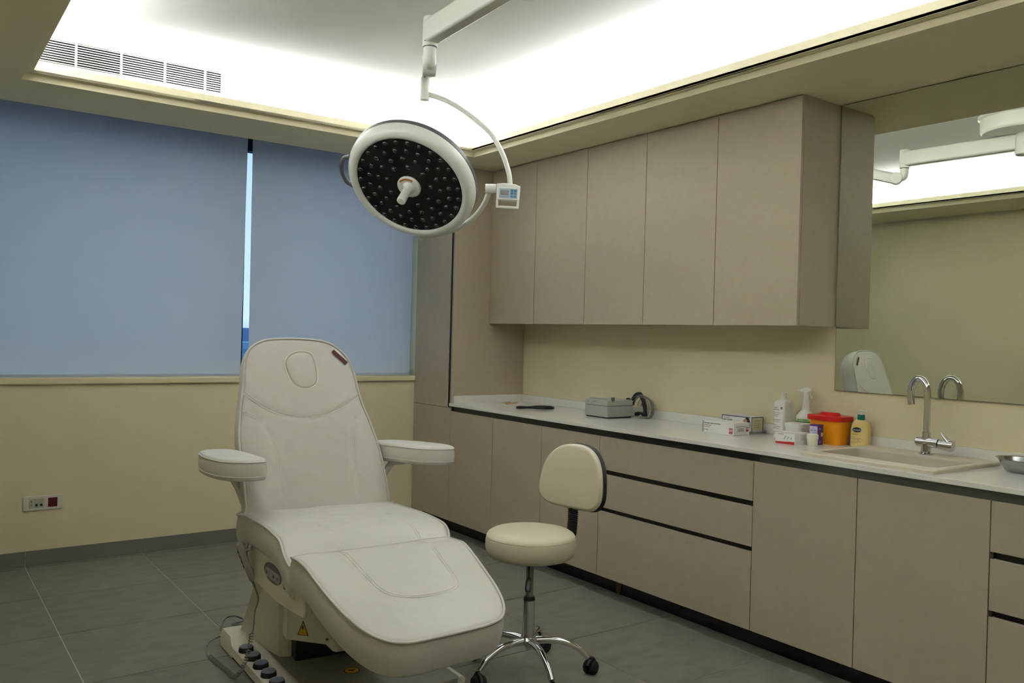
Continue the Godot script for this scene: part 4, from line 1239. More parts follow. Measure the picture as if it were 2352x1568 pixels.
func lift2(r: float, y: float, n: int) -> PackedVector3Array:
	var out := PackedVector3Array()
	for i in n:
		out.append(Vector3(r * cos(TAU * i / n), y, r * sin(TAU * i / n)))
	return out

# ------------------------------------------------------------------ operating light
func build_lamp() -> void:
	var o := thing("surgical_light", "white ceiling-hung surgical light with a round head of many small lenses on curved arms", "surgical light", Vector3(-1.909, HC, 3.05))
	var inv := Transform3D(Basis(), -Vector3(-1.909, HC, 3.05))
	var wh := "lamp white"
	# canopy, shaft and first arm
	var cp := put(o, "canopy", lathe([Vector2(0.0, 0.0), Vector2(0.262, 0.0), Vector2(0.262, -0.014), Vector2(0.254, -0.020), Vector2(0.250, -0.024), Vector2(0.248, -0.096), Vector2(0.238, -0.112), Vector2(0.0, -0.113)], 56), wh)
	put(cp, "canopy_seam", rbox(0.0012, 0.075, 0.002, 0.0003, 1), "grey plastic", Transform3D(Basis(Vector3.UP, -0.4), Vector3(0.2485 * cos(0.4), -0.058, 0.2485 * sin(0.4))))
	put(o, "shaft", lathe([Vector2(0.0, -0.110), Vector2(0.054, -0.110), Vector2(0.054, -0.134), Vector2(0.0585, -0.136), Vector2(0.0585, -0.238), Vector2(0.054, -0.245), Vector2(0.0, -0.246)], 36), wh)
	for k in 3:
		var a := 0.5 + 1.1 * k
		put(o, "bolt", lathe([Vector2(0.0, 0.0), Vector2(0.006, 0.0), Vector2(0.006, 0.003), Vector2(0.0, 0.003)], 12), "grey plastic", along(Vector3(cos(a), 0, sin(a)), Vector3(0.057 * cos(a), -0.20 + 0.02 * k, 0.057 * sin(a))))
	var arm_dir := Vector3(-1.869 + 1.909, 0, 2.303 - 3.05)
	var al := arm_dir.length()
	var ab := Basis(Vector3.UP, atan2(arm_dir.x, arm_dir.z))
	var sec := rrect(0.066, 0.098, 0.014, 4)
	put(o, "arm", prism(sec, al, 0.001, 25.0), wh, Transform3D(ab, Vector3(0, -0.163, 0)))
	var j := inv * Vector3(-1.869, 0, 2.303)
	j.y = 0
	put(o, "arm_joint", lathe([Vector2(0.0, -0.096), Vector2(0.024, -0.096), Vector2(0.0315, -0.102), Vector2(0.0325, -0.222), Vector2(0.0315, -0.224), Vector2(0.0, -0.225)], 32), wh, Transform3D(Basis(), j))
	put(o, "joint_ring", lathe([Vector2(0.0, -0.2235), Vector2(0.0290, -0.2235), Vector2(0.0290, -0.2285), Vector2(0.0, -0.2285)], 32), "grey plastic", Transform3D(Basis(), j))
	for y in [-0.135, -0.205]:
		put(o, "bolt", lathe([Vector2(0.0, 0.0), Vector2(0.0036, 0.0), Vector2(0.0036, 0.002), Vector2(0.0, 0.002)], 10), "grey plastic", along(Vector3(-0.93, 0, 0.36), j + Vector3(-0.0302, y, 0.0115)))
	# elbow and sprung arm rising away to the post
	var post := inv * Vector3(-1.527, 0, 1.666)
	post.y = 0
	var e0 := j + Vector3(0, -0.228, 0)
	var hd := (post - j).normalized()
	var sa := j + Vector3(0, -0.292, 0) + hd * 0.050
	var sb := post + Vector3(0, -0.118, 0) - hd * 0.035
	put(o, "elbow", tube(spline([e0, e0 + Vector3(0, -0.030, 0), e0 + Vector3(0, -0.056, 0) + hd * 0.012, sa + hd * 0.01], 6), 0.0280, 20), wh)
	var sd := (sb - sa).normalized()
	var sx := Vector3.UP.cross(sd).normalized()
	var sbas := Basis(sx, sd.cross(sx), sd)
	put(o, "knuckle", lathe([Vector2(0.0, -0.0300), Vector2(0.036, -0.0300), Vector2(0.040, -0.026), Vector2(0.040, 0.026), Vector2(0.036, 0.0300), Vector2(0.0, 0.0300)], 32), wh, along(sx, sa))
	var arms := put(o, "sprung_arm", loft([], 25.0) if false else sprung(sbas, sa, (sb - sa).length()), wh)
	arms.set_meta("label", "sprung arm cover open underneath")
	put(o, "arm_link", line(sa + sbas.y * 0.004, sb + sbas.y * 0.004, 0.010, 10), "grey plastic")
	put(o, "arm_bracket", tube(PackedVector3Array([sb + Vector3(0, 0.02, 0), post + Vector3(0, -0.080, 0)]), 0.016, 14), wh)
	put(o, "bracket_fork", rbox(0.006, 0.110, 0.034, 0.002, 2), wh, Transform3D(ab, post + Vector3(-0.020, -0.085, 0.016)))
	put(o, "post", lathe([Vector2(0.0, -0.062), Vector2(0.017, -0.062), Vector2(0.021, -0.070), Vector2(0.0215, -0.122), Vector2(0.0235, -0.124), Vector2(0.0245, -0.246), Vector2(0.0235, -0.251), Vector2(0.0, -0.252)], 32), wh, Transform3D(Basis(), post))
	put(o, "bolt", lathe([Vector2(0.0, 0.0), Vector2(0.003, 0.0), Vector2(0.003, 0.0015), Vector2(0.0, 0.0015)], 10), "grey plastic", along(Vector3(-0.6, 0, 0.8), post + Vector3(-0.0142, -0.140, 0.0190)))
	# first curved arm down to the control box
	var arc := [Vector3(-1.5218, 2.5776, 1.6707), Vector3(-1.5102, 2.5770, 1.6791), Vector3(-1.4642, 2.5607, 1.7124), Vector3(-1.4181, 2.5368, 1.7459), Vector3(-1.3718, 2.5037, 1.7796), Vector3(-1.3253, 2.4639, 1.8135), Vector3(-1.2850, 2.4242, 1.8429), Vector3(-1.2479, 2.3801, 1.8700), Vector3(-1.2225, 2.3322, 1.8887), Vector3(-1.2002, 2.2803, 1.9052), Vector3(-1.1842, 2.2287, 1.9171), Vector3(-1.1725, 2.1739, 1.9260), Vector3(-1.1683, 2.1265, 1.9293)]
	for i in arc.size():
		arc[i] = inv * arc[i]
	put(o, "curved_arm", tube(spline(arc, 4), 0.0128, 16), wh)
	# control box
	var bc := inv * Vector3(-1.1765, 2.0735, 1.9241)
	var bx := Basis(Vector3.UP, -0.62)            # its face looks back at the room
	var box_x := Transform3D(bx * Basis(Vector3.BACK, -0.03), bc)
	var hsg := [Vector2(-0.061, 0.056), Vector2(-0.030, 0.0615), Vector2(0.0, 0.062), Vector2(0.035, 0.058), Vector2(0.061, 0.048), Vector2(0.0575, -0.060), Vector2(0.052, -0.066), Vector2(-0.054, -0.066), Vector2(-0.060, -0.060)]
	# the frame with the grip opening: two rails, a bar and the head
	var head := [Vector2(-0.061, 0.056), Vector2(-0.030, 0.0615), Vector2(0.0, 0.062), Vector2(0.035, 0.058), Vector2(0.061, 0.048), Vector2(0.0585, -0.024), Vector2(-0.0605, -0.024)]
	var cb := put(o, "control_box", prism(head, 0.044, 0.005), wh, box_x * at(0, 0, -0.022))
	put(cb, "grip_rail", prism([Vector2(-0.0605, -0.020), Vector2(-0.0470, -0.020), Vector2(-0.0470, -0.066), Vector2(-0.056, -0.066), Vector2(-0.0605, -0.060)], 0.040, 0.004), wh, at(0, 0, 0.002))
	put(cb, "grip_rail", prism([Vector2(0.0440, -0.020), Vector2(0.0585, -0.020), Vector2(0.0575, -0.060), Vector2(0.053, -0.066), Vector2(0.0440, -0.066)], 0.040, 0.004), wh, at(0, 0, 0.002))
	put(cb, "grip_bar", prism([Vector2(-0.056, -0.052), Vector2(0.053, -0.052), Vector2(0.053, -0.066), Vector2(-0.056, -0.066)], 0.038, 0.005), wh, at(0, 0, 0.003))
	var kp := put(cb, "key_panel", rbox(0.092, 0.050, 0.002, 0.0008, 1), "panel blue grey", at(0.001, 0.010, 0.0445))
	put(kp, "screen", rbox(0.040, 0.024, 0.0015, 0.0004, 1), "screen dark", at(-0.020, 0.004, 0.0012))
	put(kp, "panel_line", rbox(0.046, 0.0016, 0.0010, 0.0002, 1), "grey plastic", at(-0.020, -0.0165, 0.0009))
	for r in 3:
		for c in 2:
			var kb := put(kp, "button", rbox(0.0135, 0.0115, 0.0015, 0.0004, 1), "button face", at(0.018 + 0.0165 * c, 0.0145 - 0.0145 * r, 0.0012))
			kb.material_override = mats["button blue"]
	var conn := inv * Vector3(-1.2470, 2.1080, 1.8730)
	var ch := Vector3(0.8108, 0.0, 0.5853)
	put(o, "pivot_sleeve", lathe([Vector2(0.0, -0.030), Vector2(0.021, -0.030), Vector2(0.0235, -0.027), Vector2(0.0245, 0.020), Vector2(0.0225, 0.026), Vector2(0.0, 0.030)], 28), wh, along(ch, conn))
	# lamp head
	var n := Vector3(-0.5757, -0.7121, 0.4019).normalized()
	var face := inv * Vector3(-1.5969, 2.1053, 1.6570)
	var e1 := Vector3(0.711, -0.4767, 0.517)
	e1 = (e1 - n * e1.dot(n)).normalized()
	var hx := Transform3D(Basis(e1, n, e1.cross(n)), face)
	var hd2 := put(o, "lamp_head", lathe([Vector2(0.2775, -0.010), Vector2(0.2775, 0.0015), Vector2(0.280, 0.006), Vector2(0.287, 0.0105), Vector2(0.298, 0.012), Vector2(0.310, 0.0085), Vector2(0.322, -0.001), Vector2(0.331, -0.015), Vector2(0.3355, -0.032), Vector2(0.3355, -0.046), Vector2(0.330, -0.046), Vector2(0.2775, -0.046)], 96, 30.0), wh, hx)
	put(hd2, "seam_band", lathe([Vector2(0.300, -0.0455), Vector2(0.3335, -0.0455), Vector2(0.3370, -0.050), Vector2(0.3380, -0.070), Vector2(0.333, -0.078), Vector2(0.300, -0.078)], 96, 30.0), "grey plastic")
	put(hd2, "rear_cover", lathe([Vector2(0.0, -0.110), Vector2(0.14, -0.108), Vector2(0.24, -0.100), Vector2(0.300, -0.088), Vector2(0.328, -0.076), Vector2(0.328, -0.070), Vector2(0.0, -0.070)], 96, 30.0), wh)
	var fc := put(hd2, "lens_plate", lathe([Vector2(0.0, -0.012), Vector2(0.2778, -0.012), Vector2(0.2778, 0.0), Vector2(0.0, 0.0)], 96), "lamp face black")
	fc.set_meta("label", "black lens plate")
	var dome := lathe([Vector2(0.0150, -0.001), Vector2(0.0150, 0.0012), Vector2(0.0132, 0.0016), Vector2(0.0128, 0.0012), Vector2(0.0122, 0.0045), Vector2(0.0100, 0.0080), Vector2(0.0065, 0.0104), Vector2(0.0030, 0.0113), Vector2(0.0, 0.0115)], 20, 40.0)
	for r in [[0.258, 27, 0.0], [0.211, 22, 0.10], [0.163, 15, 0.05], [0.116, 9, 0.2]]:
		for k in r[1]:
			var a: float = r[2] + TAU * k / r[1]
			put(hd2, "lens", dome, "lens glass", at(r[0] * cos(a), 0.0, r[0] * sin(a)))
	var hb := put(hd2, "centre_hub", lathe([Vector2(0.0, -0.002), Vector2(0.061, -0.002), Vector2(0.062, 0.006), Vector2(0.058, 0.013), Vector2(0.046, 0.016), Vector2(0.043, 0.014), Vector2(0.0, 0.014)], 48, 30.0), wh)
	hb.set_meta("label", "white centre hub")
	var mk := PackedVector3Array()
	# the orange arc lies on the side of the hub that faces up
	var up_l := hx.basis.inverse() * Vector3.UP
	var a0 := atan2(up_l.z, up_l.x)
	for k in 13:
		var a := a0 - 0.75 + 1.5 * k / 12
		mk.append(Vector3(0.0510 * cos(a), 0.0150, 0.0510 * sin(a)))
	put(hd2, "orange_mark", tube(mk, 0.0048, 8, false, 0.55), "orange mark")
	put(hd2, "sterile_handle", lathe([Vector2(0.0, 0.012), Vector2(0.036, 0.012), Vector2(0.030, 0.018), Vector2(0.0225, 0.030), Vector2(0.0215, 0.070), Vector2(0.0225, 0.118), Vector2(0.0225, 0.124), Vector2(0.018, 0.129), Vector2(0.0, 0.130)], 36, 30.0), wh)
	# side grip: a grey loop on the rim
	var gd := (e1 * -0.864 + (e1.cross(n)) * -(-0.503)).normalized()
	# in the plane of the head, towards the window side
	var left := Vector3(-0.8108, 0.02, -0.5853)
	gd = (left - n * left.dot(n)).normalized()
	var gt := gd.cross(n).normalized()
	var gp := []
	for k in 11:
		var t := -1.0 + 0.2 * k
		gp.append(face - n * 0.030 + gd * (0.318 + 0.058 * pow(1.0 - t * t, 0.5)) + gt * (0.094 * t))
	put(o, "side_grip", tube(spline(gp, 4), 0.0110, 12, false), "grey plastic")
	# second curved arm, round behind the head to its lower pivot
	var lc := inv * Vector3(-1.5534, 2.1459, 1.6512)
	var q: Vector3 = n.cross(ch).normalized()
	if q.y > 0:
		q = -q
	var arc2 := PackedVector3Array()
	for k in 25:
		var t := k / 24.0
		var a := PI / 2 * (0.07 + 0.95 * t)
		var r := lerpf(0.372, 0.368, t)
		arc2.append(lc + (ch * cos(a) + q * sin(a)) * r - n * 0.0)
	arc2.insert(0, conn + Vector3(0, -0.006, 0))
	put(o, "curved_arm", tube(arc2, 0.0140, 16), wh)
	put(o, "lower_pivot", lathe([Vector2(0.0, 0.345), Vector2(0.0225, 0.345), Vector2(0.0235, 0.350), Vector2(0.0215, 0.385), Vector2(0.017, 0.390), Vector2(0.0, 0.390)], 28), wh, along(q, lc))
	put(o, "pivot_collar", lathe([Vector2(0.0, 0.322), Vector2(0.034, 0.322), Vector2(0.030, 0.338), Vector2(0.022, 0.346), Vector2(0.0, 0.346)], 28), "grey plastic", along(q, lc))

func sprung(b: Basis, a: Vector3, length: float) -> ArrayMesh:
	# an upturned channel: rounded top, open below, widest at the elbow
	var secs := []
	for k in 9:
		var t := k / 8.0
		var h := lerpf(0.036, 0.030, t)
		var w := lerpf(0.028, 0.024, t)
		var ring := PackedVector3Array()
		for i in 11:
			var g := PI * i / 10
			ring.append(Vector3(w * cos(g), h * 0.35 + h * 0.65 * sin(g), 0))
		ring.insert(0, Vector3(w, -h, 0))
		ring.append(Vector3(-w, -h, 0))
		ring.append(Vector3(-w + 0.004, -h, 0))
		for i in 11:
			var g := PI * (10 - i) / 10
			ring.append(Vector3((w - 0.004) * cos(g), h * 0.35 + (h * 0.65 - 0.004) * sin(g), 0))
		ring.append(Vector3(w - 0.004, -h, 0))
		for i in ring.size():
			ring[i] = a + b * (ring[i] + Vector3(0, 0, length * t))
		secs.append(ring)
	var v := PackedVector3Array()
	var idx := PackedInt32Array()
	for s in secs:
		v.append_array(s)
	var n: int = secs[0].size()
	grid_idx(idx, secs.size(), n, true)
	for e in [0, secs.size() - 1]:
		for i in n / 2 - 1:
			var p := i
			var q := n - 1 - i
			if e == 0:
				idx.append_array([p, q, p + 1, p + 1, q, q - 1])
			else:
				idx.append_array([e * n + p, e * n + p + 1, e * n + q, e * n + p + 1, e * n + q - 1, e * n + q])
	return finish(v, idx, 35.0)

# ------------------------------------------------------------------ things on the worktop
const TOWARDS := -PI / 2        # print on faces that look away from the wall (towards -x)

func build_counter_things() -> void:
	var fb := Basis(Vector3.UP, TOWARDS)
	# wooden sticks and a clip in the far corner
	for k in 2:
		var w := thing("wooden_spatula", ["lower flat wooden spatula of a crossed pair, lying nearer the worktop edge", "upper flat wooden spatula of a crossed pair, lying nearer the upstand"][k], "spatula", Vector3(-0.225, CT, 0.690 - 0.022 * k), deg_to_rad([22.0, 13.0][k]), "wooden spatulas in the corner")
		put(w, "stick", prism(rrect(0.150, 0.017, 0.0083, 4), 0.003, 0.0008), "pale wood", Transform3D(Basis(Vector3.RIGHT, -PI / 2), Vector3(0, 0.0003 + 0.0031 * k, 0)))
	var cl := thing("hair_clip", "small dark clip lying behind the wooden spatulas", "clip", Vector3(-0.185, CT, 0.605), deg_to_rad(28.0))
	put(cl, "upper_jaw", prism(rrect(0.050, 0.008, 0.0039, 4), 0.002, 0.0005), "brushed steel", Transform3D(Basis(Vector3.RIGHT, -PI / 2 + 0.0), Vector3(0, 0.0035, 0)))
	put(cl, "lower_jaw", prism(rrect(0.046, 0.008, 0.0039, 4), 0.002, 0.0005), "brushed steel", Transform3D(Basis(Vector3.RIGHT, -PI / 2), Vector3(0, 0.0003, 0)))
	# hand mirror
	var hm := thing("hand_mirror", "black oval hand mirror lying face up, handle towards the tall cabinet", "hand mirror", Vector3(-0.285, CT, 1.066), atan2(-0.079, 0.236))
	var rim := []
	for i in 40:
		var a := TAU * i / 40
		rim.append(Vector3(0.030 + 0.072 * cos(a), 0.0085, 0.052 * sin(a)))
	put(hm, "frame", tube(PackedVector3Array(rim), 0.0085, 12, true, 0.95), "black plastic")
	put(hm, "glass", prism(ellipse(0.070, 0.050, 36), 0.003, 0.0005), "mirror silver", Transform3D(Basis(Vector3.RIGHT, -PI / 2), Vector3(0.030, 0.0095, 0)))
	put(hm, "back", prism(ellipse(0.070, 0.050, 36), 0.005, 0.001), "black plastic", Transform3D(Basis(Vector3.RIGHT, -PI / 2), Vector3(0.030, 0.002, 0)))
	put(hm, "handle", tube(spline([Vector3(-0.038, 0.0085, 0.0), Vector3(-0.070, 0.0085, 0.0), Vector3(-0.120, 0.0088, 0.0), Vector3(-0.148, 0.0085, 0.0)], 6), PackedFloat32Array([0.010, 0.011, 0.0118, 0.012, 0.012, 0.012, 0.012, 0.0122, 0.0125, 0.013, 0.0135, 0.014, 0.014, 0.0138, 0.0135, 0.013, 0.012, 0.010, 0.006]), 14, false, 0.66), "black plastic")
	# grey transformer box with its bundle of leads
	var tb := thing("machine_case", "grey lidded plastic instrument case on the worktop with a bundle of leads behind it", "instrument case", Vector3(-0.208, CT, 1.660))
	put(tb, "foot_plate", rbox(0.190, 0.007, 0.186, 0.002, 1), "dark slit", at(0, 0.0036, 0))
	put(tb, "tray", rbox(0.205, 0.066, 0.202, 0.005, 3), "machine grey", at(0, 0.0395, 0))
	put(tb, "lid_gap", rbox(0.201, 0.004, 0.198, 0.002, 1), "dark slit", at(0, 0.0728, 0))
	put(tb, "lid", loft([lift(rrect(0.2055, 0.2025, 0.006), 0.0742), lift(rrect(0.2055, 0.2025, 0.006), 0.098), lift(rrect(0.2015, 0.1985, 0.006), 0.1035), lift(rrect(0.188, 0.186, 0.006), 0.1062)], 30.0), "machine grey lid")
	put(tb, "handle_strip", prism([Vector2(-0.075, 0.0), Vector2(-0.062, 0.008), Vector2(0.075, 0.006), Vector2(0.080, 0.0)], 0.020, 0.002), "machine grey", Transform3D(fb, Vector3(-0.060, 0.105, -0.020)))
	put(tb, "latch", prism([Vector2(-0.011, 0.026), Vector2(0.011, 0.026), Vector2(0.010, 0.006), Vector2(0.004, 0.0), Vector2(-0.004, 0.0), Vector2(-0.010, 0.006)], 0.012, 0.002), "grey plastic", at(-0.060, 0.098, 0.094))
	put(tb, "latch_dot", lathe([Vector2(0.0, 0.0), Vector2(0.0025, 0.0), Vector2(0.0025, 0.0012), Vector2(0.0, 0.0012)], 10), "print black", along(Vector3.LEFT, Vector3(-0.1030, 0.090, -0.070)))
	put(tb, "latch_lever", tube(PackedVector3Array([Vector3(-0.1025, 0.087, -0.045), Vector3(-0.1035, 0.090, -0.025), Vector3(-0.1030, 0.097, -0.005)]), 0.004, 8, false, 0.6), "machine grey lid")
	var rng := RandomNumberGenerator.new()
	rng.seed = 7
	var bk := thing("lead_bundle", "coiled bundle of black leads draped behind the grey instrument case", "leads", Vector3(-0.085, CT, 1.790))
	for k in 7:
		var w := 0.045 + rng.randf() * 0.03
		var ox := rng.randf_range(-0.020, 0.030)
		var pts := []
		for i in 9:
			var a := PI * (1.02 - 1.15 * i / 8.0)
			pts.append(Vector3(ox * (1.0 - i / 12.0) + rng.randf_range(-0.005, 0.005), 0.028 + (0.105 + rng.randf() * 0.018) * maxf(sin(a), -0.1) * (1.0 if i < 7 else 0.9), w * cos(a) * 1.05 - 0.012))
		pts[0] = Vector3(ox - 0.02, 0.112, -0.085)
		pts.append(Vector3(ox, 0.030, 0.012))
		pts.append(Vector3(ox - 0.01, 0.012 + 0.003 * k, -0.020))
		put(bk, "lead", tube(spline(pts, 4), 0.0052, 8), "cable black")
	var gk := thing("lead_bundle", "loops of thin grey leads fanning out beside the black ones on the worktop", "leads", Vector3(-0.075, CT, 1.830))
	for k in 7:
		var pts := []
		var r := 0.048 + 0.010 * k
		var ox := rng.randf_range(-0.030, 0.028)
		for i in 13:
			var a := PI * (0.95 - 1.45 * i / 12.0)
			pts.append(Vector3(ox + rng.randf_range(-0.003, 0.003), maxf(0.0035, 0.058 + (0.060 + 0.0035 * k) * sin(a)), r * cos(a) * 0.95 - 0.005 * k + 0.004))
		put(gk, "lead", tube(spline(pts, 4), 0.0024, 6), "cable grey")
	# glove box and mask box on a steel tray
	var gb := thing("glove_box", "white carton of gloves with a red M square on its front", "carton", Vector3(-0.234, CT, 2.572))
	put(gb, "carton", rbox(0.120, 0.0625, 0.203, 0.0012, 1), "carton white", at(0, 0.0315, 0))
	put(gb, "dark_edge", rbox(0.0006, 0.0590, 0.004, 0.0002, 1), "print black", at(-0.0601, 0.0315, -0.0990))
	words(gb, "print", "Disposable Vinyl Exam Gloves", 0.0056, "print navy", Transform3D(fb, Vector3(-0.0603, 0.0500, -0.092)), true)
	words(gb, "print", "Powder Free", 0.0056, "print dull red", Transform3D(fb, Vector3(-0.0603, 0.0400, -0.092)), true)
	words(gb, "print", "Latex Free", 0.0056, "print dull red", Transform3D(fb, Vector3(-0.0603, 0.0310, -0.092)), true)
	for k in 2:
		put(gb, "print", rbox(0.0004, 0.0016, 0.026 + 0.006 * k, 0.0001, 1), "print grey", at(-0.0602, 0.0180 - 0.005 * k, -0.078))
	put(gb, "size_square", rbox(0.0006, 0.028, 0.022, 0.0002, 1), "print red", at(-0.0601, 0.0215, 0.082))
	words(gb, "size_letter", "M", 0.0150, "carton white", Transform3D(fb, Vector3(-0.0606, 0.0250, 0.082)), true, "Droid Sans", true)
	words(gb, "size_word", "SIZE", 0.0040, "carton white", Transform3D(fb, Vector3(-0.0606, 0.0112, 0.082)), true, "Droid Sans", true)
	words(gb, "print", "Disposable Vinyl Exam Gloves", 0.0040, "print grey", at(-0.044, 0.0440, 0.1018))
	for k in 12:
		put(gb, "barcode_bar", rbox([0.0012, 0.0022, 0.0008][k % 3], 0.018, 0.0004, 0.0001, 1), "print black", at(-0.030 + 0.0040 * k, 0.0280, 0.1016))
	put(gb, "size_square", rbox(0.018, 0.021, 0.0006, 0.0002, 1), "print red", at(0.043, 0.0290, 0.1016))
	words(gb, "size_letter", "M", 0.0100, "carton white", at(0.043, 0.0320, 0.1021), true, "Droid Sans", true)
	var tr := thing("steel_tray", "flat polished steel tray under the mask carton, against the upstand", "tray", Vector3(-0.088, CT, 2.560))
	put(tr, "tray", loft([lift(rrect(0.118, 0.205, 0.012), 0.0), lift(rrect(0.126, 0.213, 0.014), 0.010), lift(rrect(0.134, 0.221, 0.016), 0.0125), lift(rrect(0.134, 0.221, 0.016), 0.0140), lift(rrect(0.124, 0.211, 0.014), 0.0125), lift(rrect(0.114, 0.201, 0.012), 0.0030)], 30.0), "brushed steel")
	var mb := thing("mask_box", "white and navy carton of face masks standing on the steel tray behind the glove carton", "carton", Vector3(-0.082, CT + 0.0032, 2.552))
	put(mb, "carton", rbox(0.100, 0.0830, 0.190, 0.0012, 1), "carton white", at(0, 0.0418, 0))
	put(mb, "navy_edge", rbox(0.0005, 0.004, 0.184, 0.0001, 1), "print navy", at(-0.0502, 0.0790, 0))
	put(mb, "navy_edge", rbox(0.0005, 0.080, 0.004, 0.0001, 1), "print navy", at(-0.0502, 0.0410, -0.091))
	put(mb, "navy_edge", rbox(0.0005, 0.004, 0.184, 0.0001, 1), "print navy", at(-0.0502, 0.0045, 0))
	put(mb, "print_band", rbox(0.0005, 0.007, 0.100, 0.0001, 1), "print grey", at(-0.0502, 0.0440, -0.036))
	words(mb, "print", "DISPOSABLE", 0.0055, "print grey", Transform3D(fb, Vector3(-0.0504, 0.0695, -0.084)))
	words(mb, "print", "SAFE MASK", 0.0085, "print navy", Transform3D(fb, Vector3(-0.0504, 0.0575, -0.086)), true)
	# the printed picture of a wearer's head
	put(mb, "picture_hair", prism(ellipse(0.020, 0.036, 20), 0.0004, 0.0001), "hair brown", Transform3D(fb, Vector3(-0.0502, 0.0440, 0.072)))
	put(mb, "picture_face", prism([Vector2(-0.018, 0.022), Vector2(-0.008, 0.030), Vector2(0.004, 0.026), Vector2(0.008, 0.008), Vector2(0.002, -0.012), Vector2(-0.010, -0.006), Vector2(-0.018, 0.006)], 0.0004, 0.0001), "skin tone", Transform3D(fb, Vector3(-0.0505, 0.0420, 0.066)))
	put(mb, "picture_mask", prism([Vector2(-0.019, 0.006), Vector2(0.002, 0.002), Vector2(0.000, -0.020), Vector2(-0.012, -0.018)], 0.0004, 0.0001), "carton lilac", Transform3D(fb, Vector3(-0.0508, 0.0360, 0.066)))
	for y in [0.0790, 0.0050]:
		put(mb, "navy_edge", rbox(0.088, 0.004, 0.0005, 0.0001, 1), "print navy", at(0.002, y, 0.0952))
	for x in [-0.041, 0.046]:
		put(mb, "navy_edge", rbox(0.004, 0.078, 0.0005, 0.0001, 1), "print navy", at(x, 0.042, 0.0952))
	put(mb, "end_label", rbox(0.076, 0.060, 0.0005, 0.0001, 1), "label cream", at(0.002, 0.042, 0.0952))
	for k in 4:
		put(mb, "print", rbox(0.055 - 0.006 * (k % 2), 0.0022, 0.0005, 0.0001, 1), "print dull red" if k == 3 else "print grey", at(-0.002, 0.062 - 0.011 * k, 0.0956))
	# tall white bottle
	var bt := thing("disinfectant_bottle", "tall square white bottle with a grey-printed front, left of the spray bottle", "bottle", Vector3(-0.105, CT, 2.822))
	put(bt, "bottle", loft([lift(rrect(0.070, 0.058, 0.010), 0.0), lift(rrect(0.074, 0.062, 0.010), 0.004), lift(rrect(0.074, 0.062, 0.010), 0.174), lift(rrect(0.066, 0.054, 0.012), 0.182), lift(rrect(0.040, 0.038, 0.018), 0.187), lift(rrect(0.030, 0.030, 0.0149), 0.189)], 40.0), "bottle white")
	put(bt, "cap", lathe([Vector2(0.0, 0.184), Vector2(0.0155, 0.184), Vector2(0.0155, 0.206), Vector2(0.0125, 0.208), Vector2(0.0115, 0.222), Vector2(0.0, 0.223)], 24), "bottle white")
	words(bt, "print", "septo", 0.0060, "print grey", Transform3D(fb, Vector3(-0.0373, 0.1500, -0.028)), true)
	words(bt, "print", "antisept", 0.0058, "print grey", Transform3D(fb, Vector3(-0.0373, 0.1400, -0.030)), true)
	var lg := put(bt, "round_logo", prism(ellipse(0.0055, 0.0055, 20), 0.0004, 0.0001), "logo navy", Transform3D(fb, Vector3(-0.0373, 0.1480, 0.016)))
	put(lg, "logo_drop", prism(ellipse(0.0018, 0.0030, 12), 0.0003, 0.0001), "bottle white", Transform3D(Basis(Vector3.BACK, -0.5), Vector3(0.0004, -0.0004, 0.0004)))
	for k in 13:
		if k in [3, 6, 10]:
			continue
		put(bt, "print", rbox(0.0004, 0.0022, 0.040 - 0.007 * (k % 4), 0.0001, 1), "print grey", at(-0.0372, 0.1240 - 0.0085 * k, -0.010 - 0.0035 * (k % 4)))
	# spray bottle
	var sp := thing("spray_bottle", "white trigger spray bottle with a green-striped label, behind the sharps bin", "spray bottle", Vector3(-0.066, CT, 2.922), deg_to_rad(10.0))
	put(sp, "bottle", loft([lift(ellipse(0.034, 0.044, 32), 0.0), lift(ellipse(0.0365, 0.047, 32), 0.006), lift(ellipse(0.0365, 0.047, 32), 0.105), lift(ellipse(0.034, 0.044, 32), 0.118), lift(ellipse(0.024, 0.030, 32), 0.134), lift(ellipse(0.0165, 0.0185, 32), 0.146), lift(ellipse(0.0150, 0.0165, 32), 0.175), lift(ellipse(0.0135, 0.0140, 32), 0.205), lift(ellipse(0.0130, 0.0130, 32), 0.212)], 50.0), "bottle white")
	for k in 7:
		put(sp, "neck_rib", tube(lift2(0.0150 + 0.0003 * (6 - k), 0.150 + 0.0082 * k, 24), 0.0014, 6, true), "bottle white")
	put(sp, "collar", lathe([Vector2(0.0, 0.208), Vector2(0.0150, 0.208), Vector2(0.0145, 0.230), Vector2(0.0, 0.230)], 24), "bottle white")
	put(sp, "spray_head", prism([Vector2(-0.030, 0.232), Vector2(-0.030, 0.244), Vector2(-0.012, 0.254), Vector2(0.022, 0.256), Vector2(0.028, 0.250), Vector2(0.026, 0.236), Vector2(0.012, 0.228), Vector2(-0.012, 0.226)], 0.020, 0.004), "bottle white", Transform3D(fb, Vector3(0.010, 0, 0)))
	put(sp, "nozzle", rbox(0.016, 0.014, 0.010, 0.003, 2), "pump clear white", at(0.0, 0.239, -0.034))
	put(sp, "trigger", tube(spline([Vector3(0.0, 0.232, 0.018), Vector3(0.0, 0.218, 0.022), Vector3(0.0, 0.205, 0.030)], 5), 0.0040, 8), "bottle white")
	put(sp, "label", loft([lift(ellipse(0.0369, 0.0474, 32), 0.030), lift(ellipse(0.0369, 0.0474, 32), 0.104)], 50.0), "label green")
	put(sp, "label_stripe", loft([lift(ellipse(0.0371, 0.0476, 32), 0.086), lift(ellipse(0.0371, 0.0476, 32), 0.090)], 50.0), "print green")
	words(sp, "print", "BETA SPRAY", 0.0068, "print green", Transform3D(fb, Vector3(-0.0371, 0.0970, -0.024)), true)
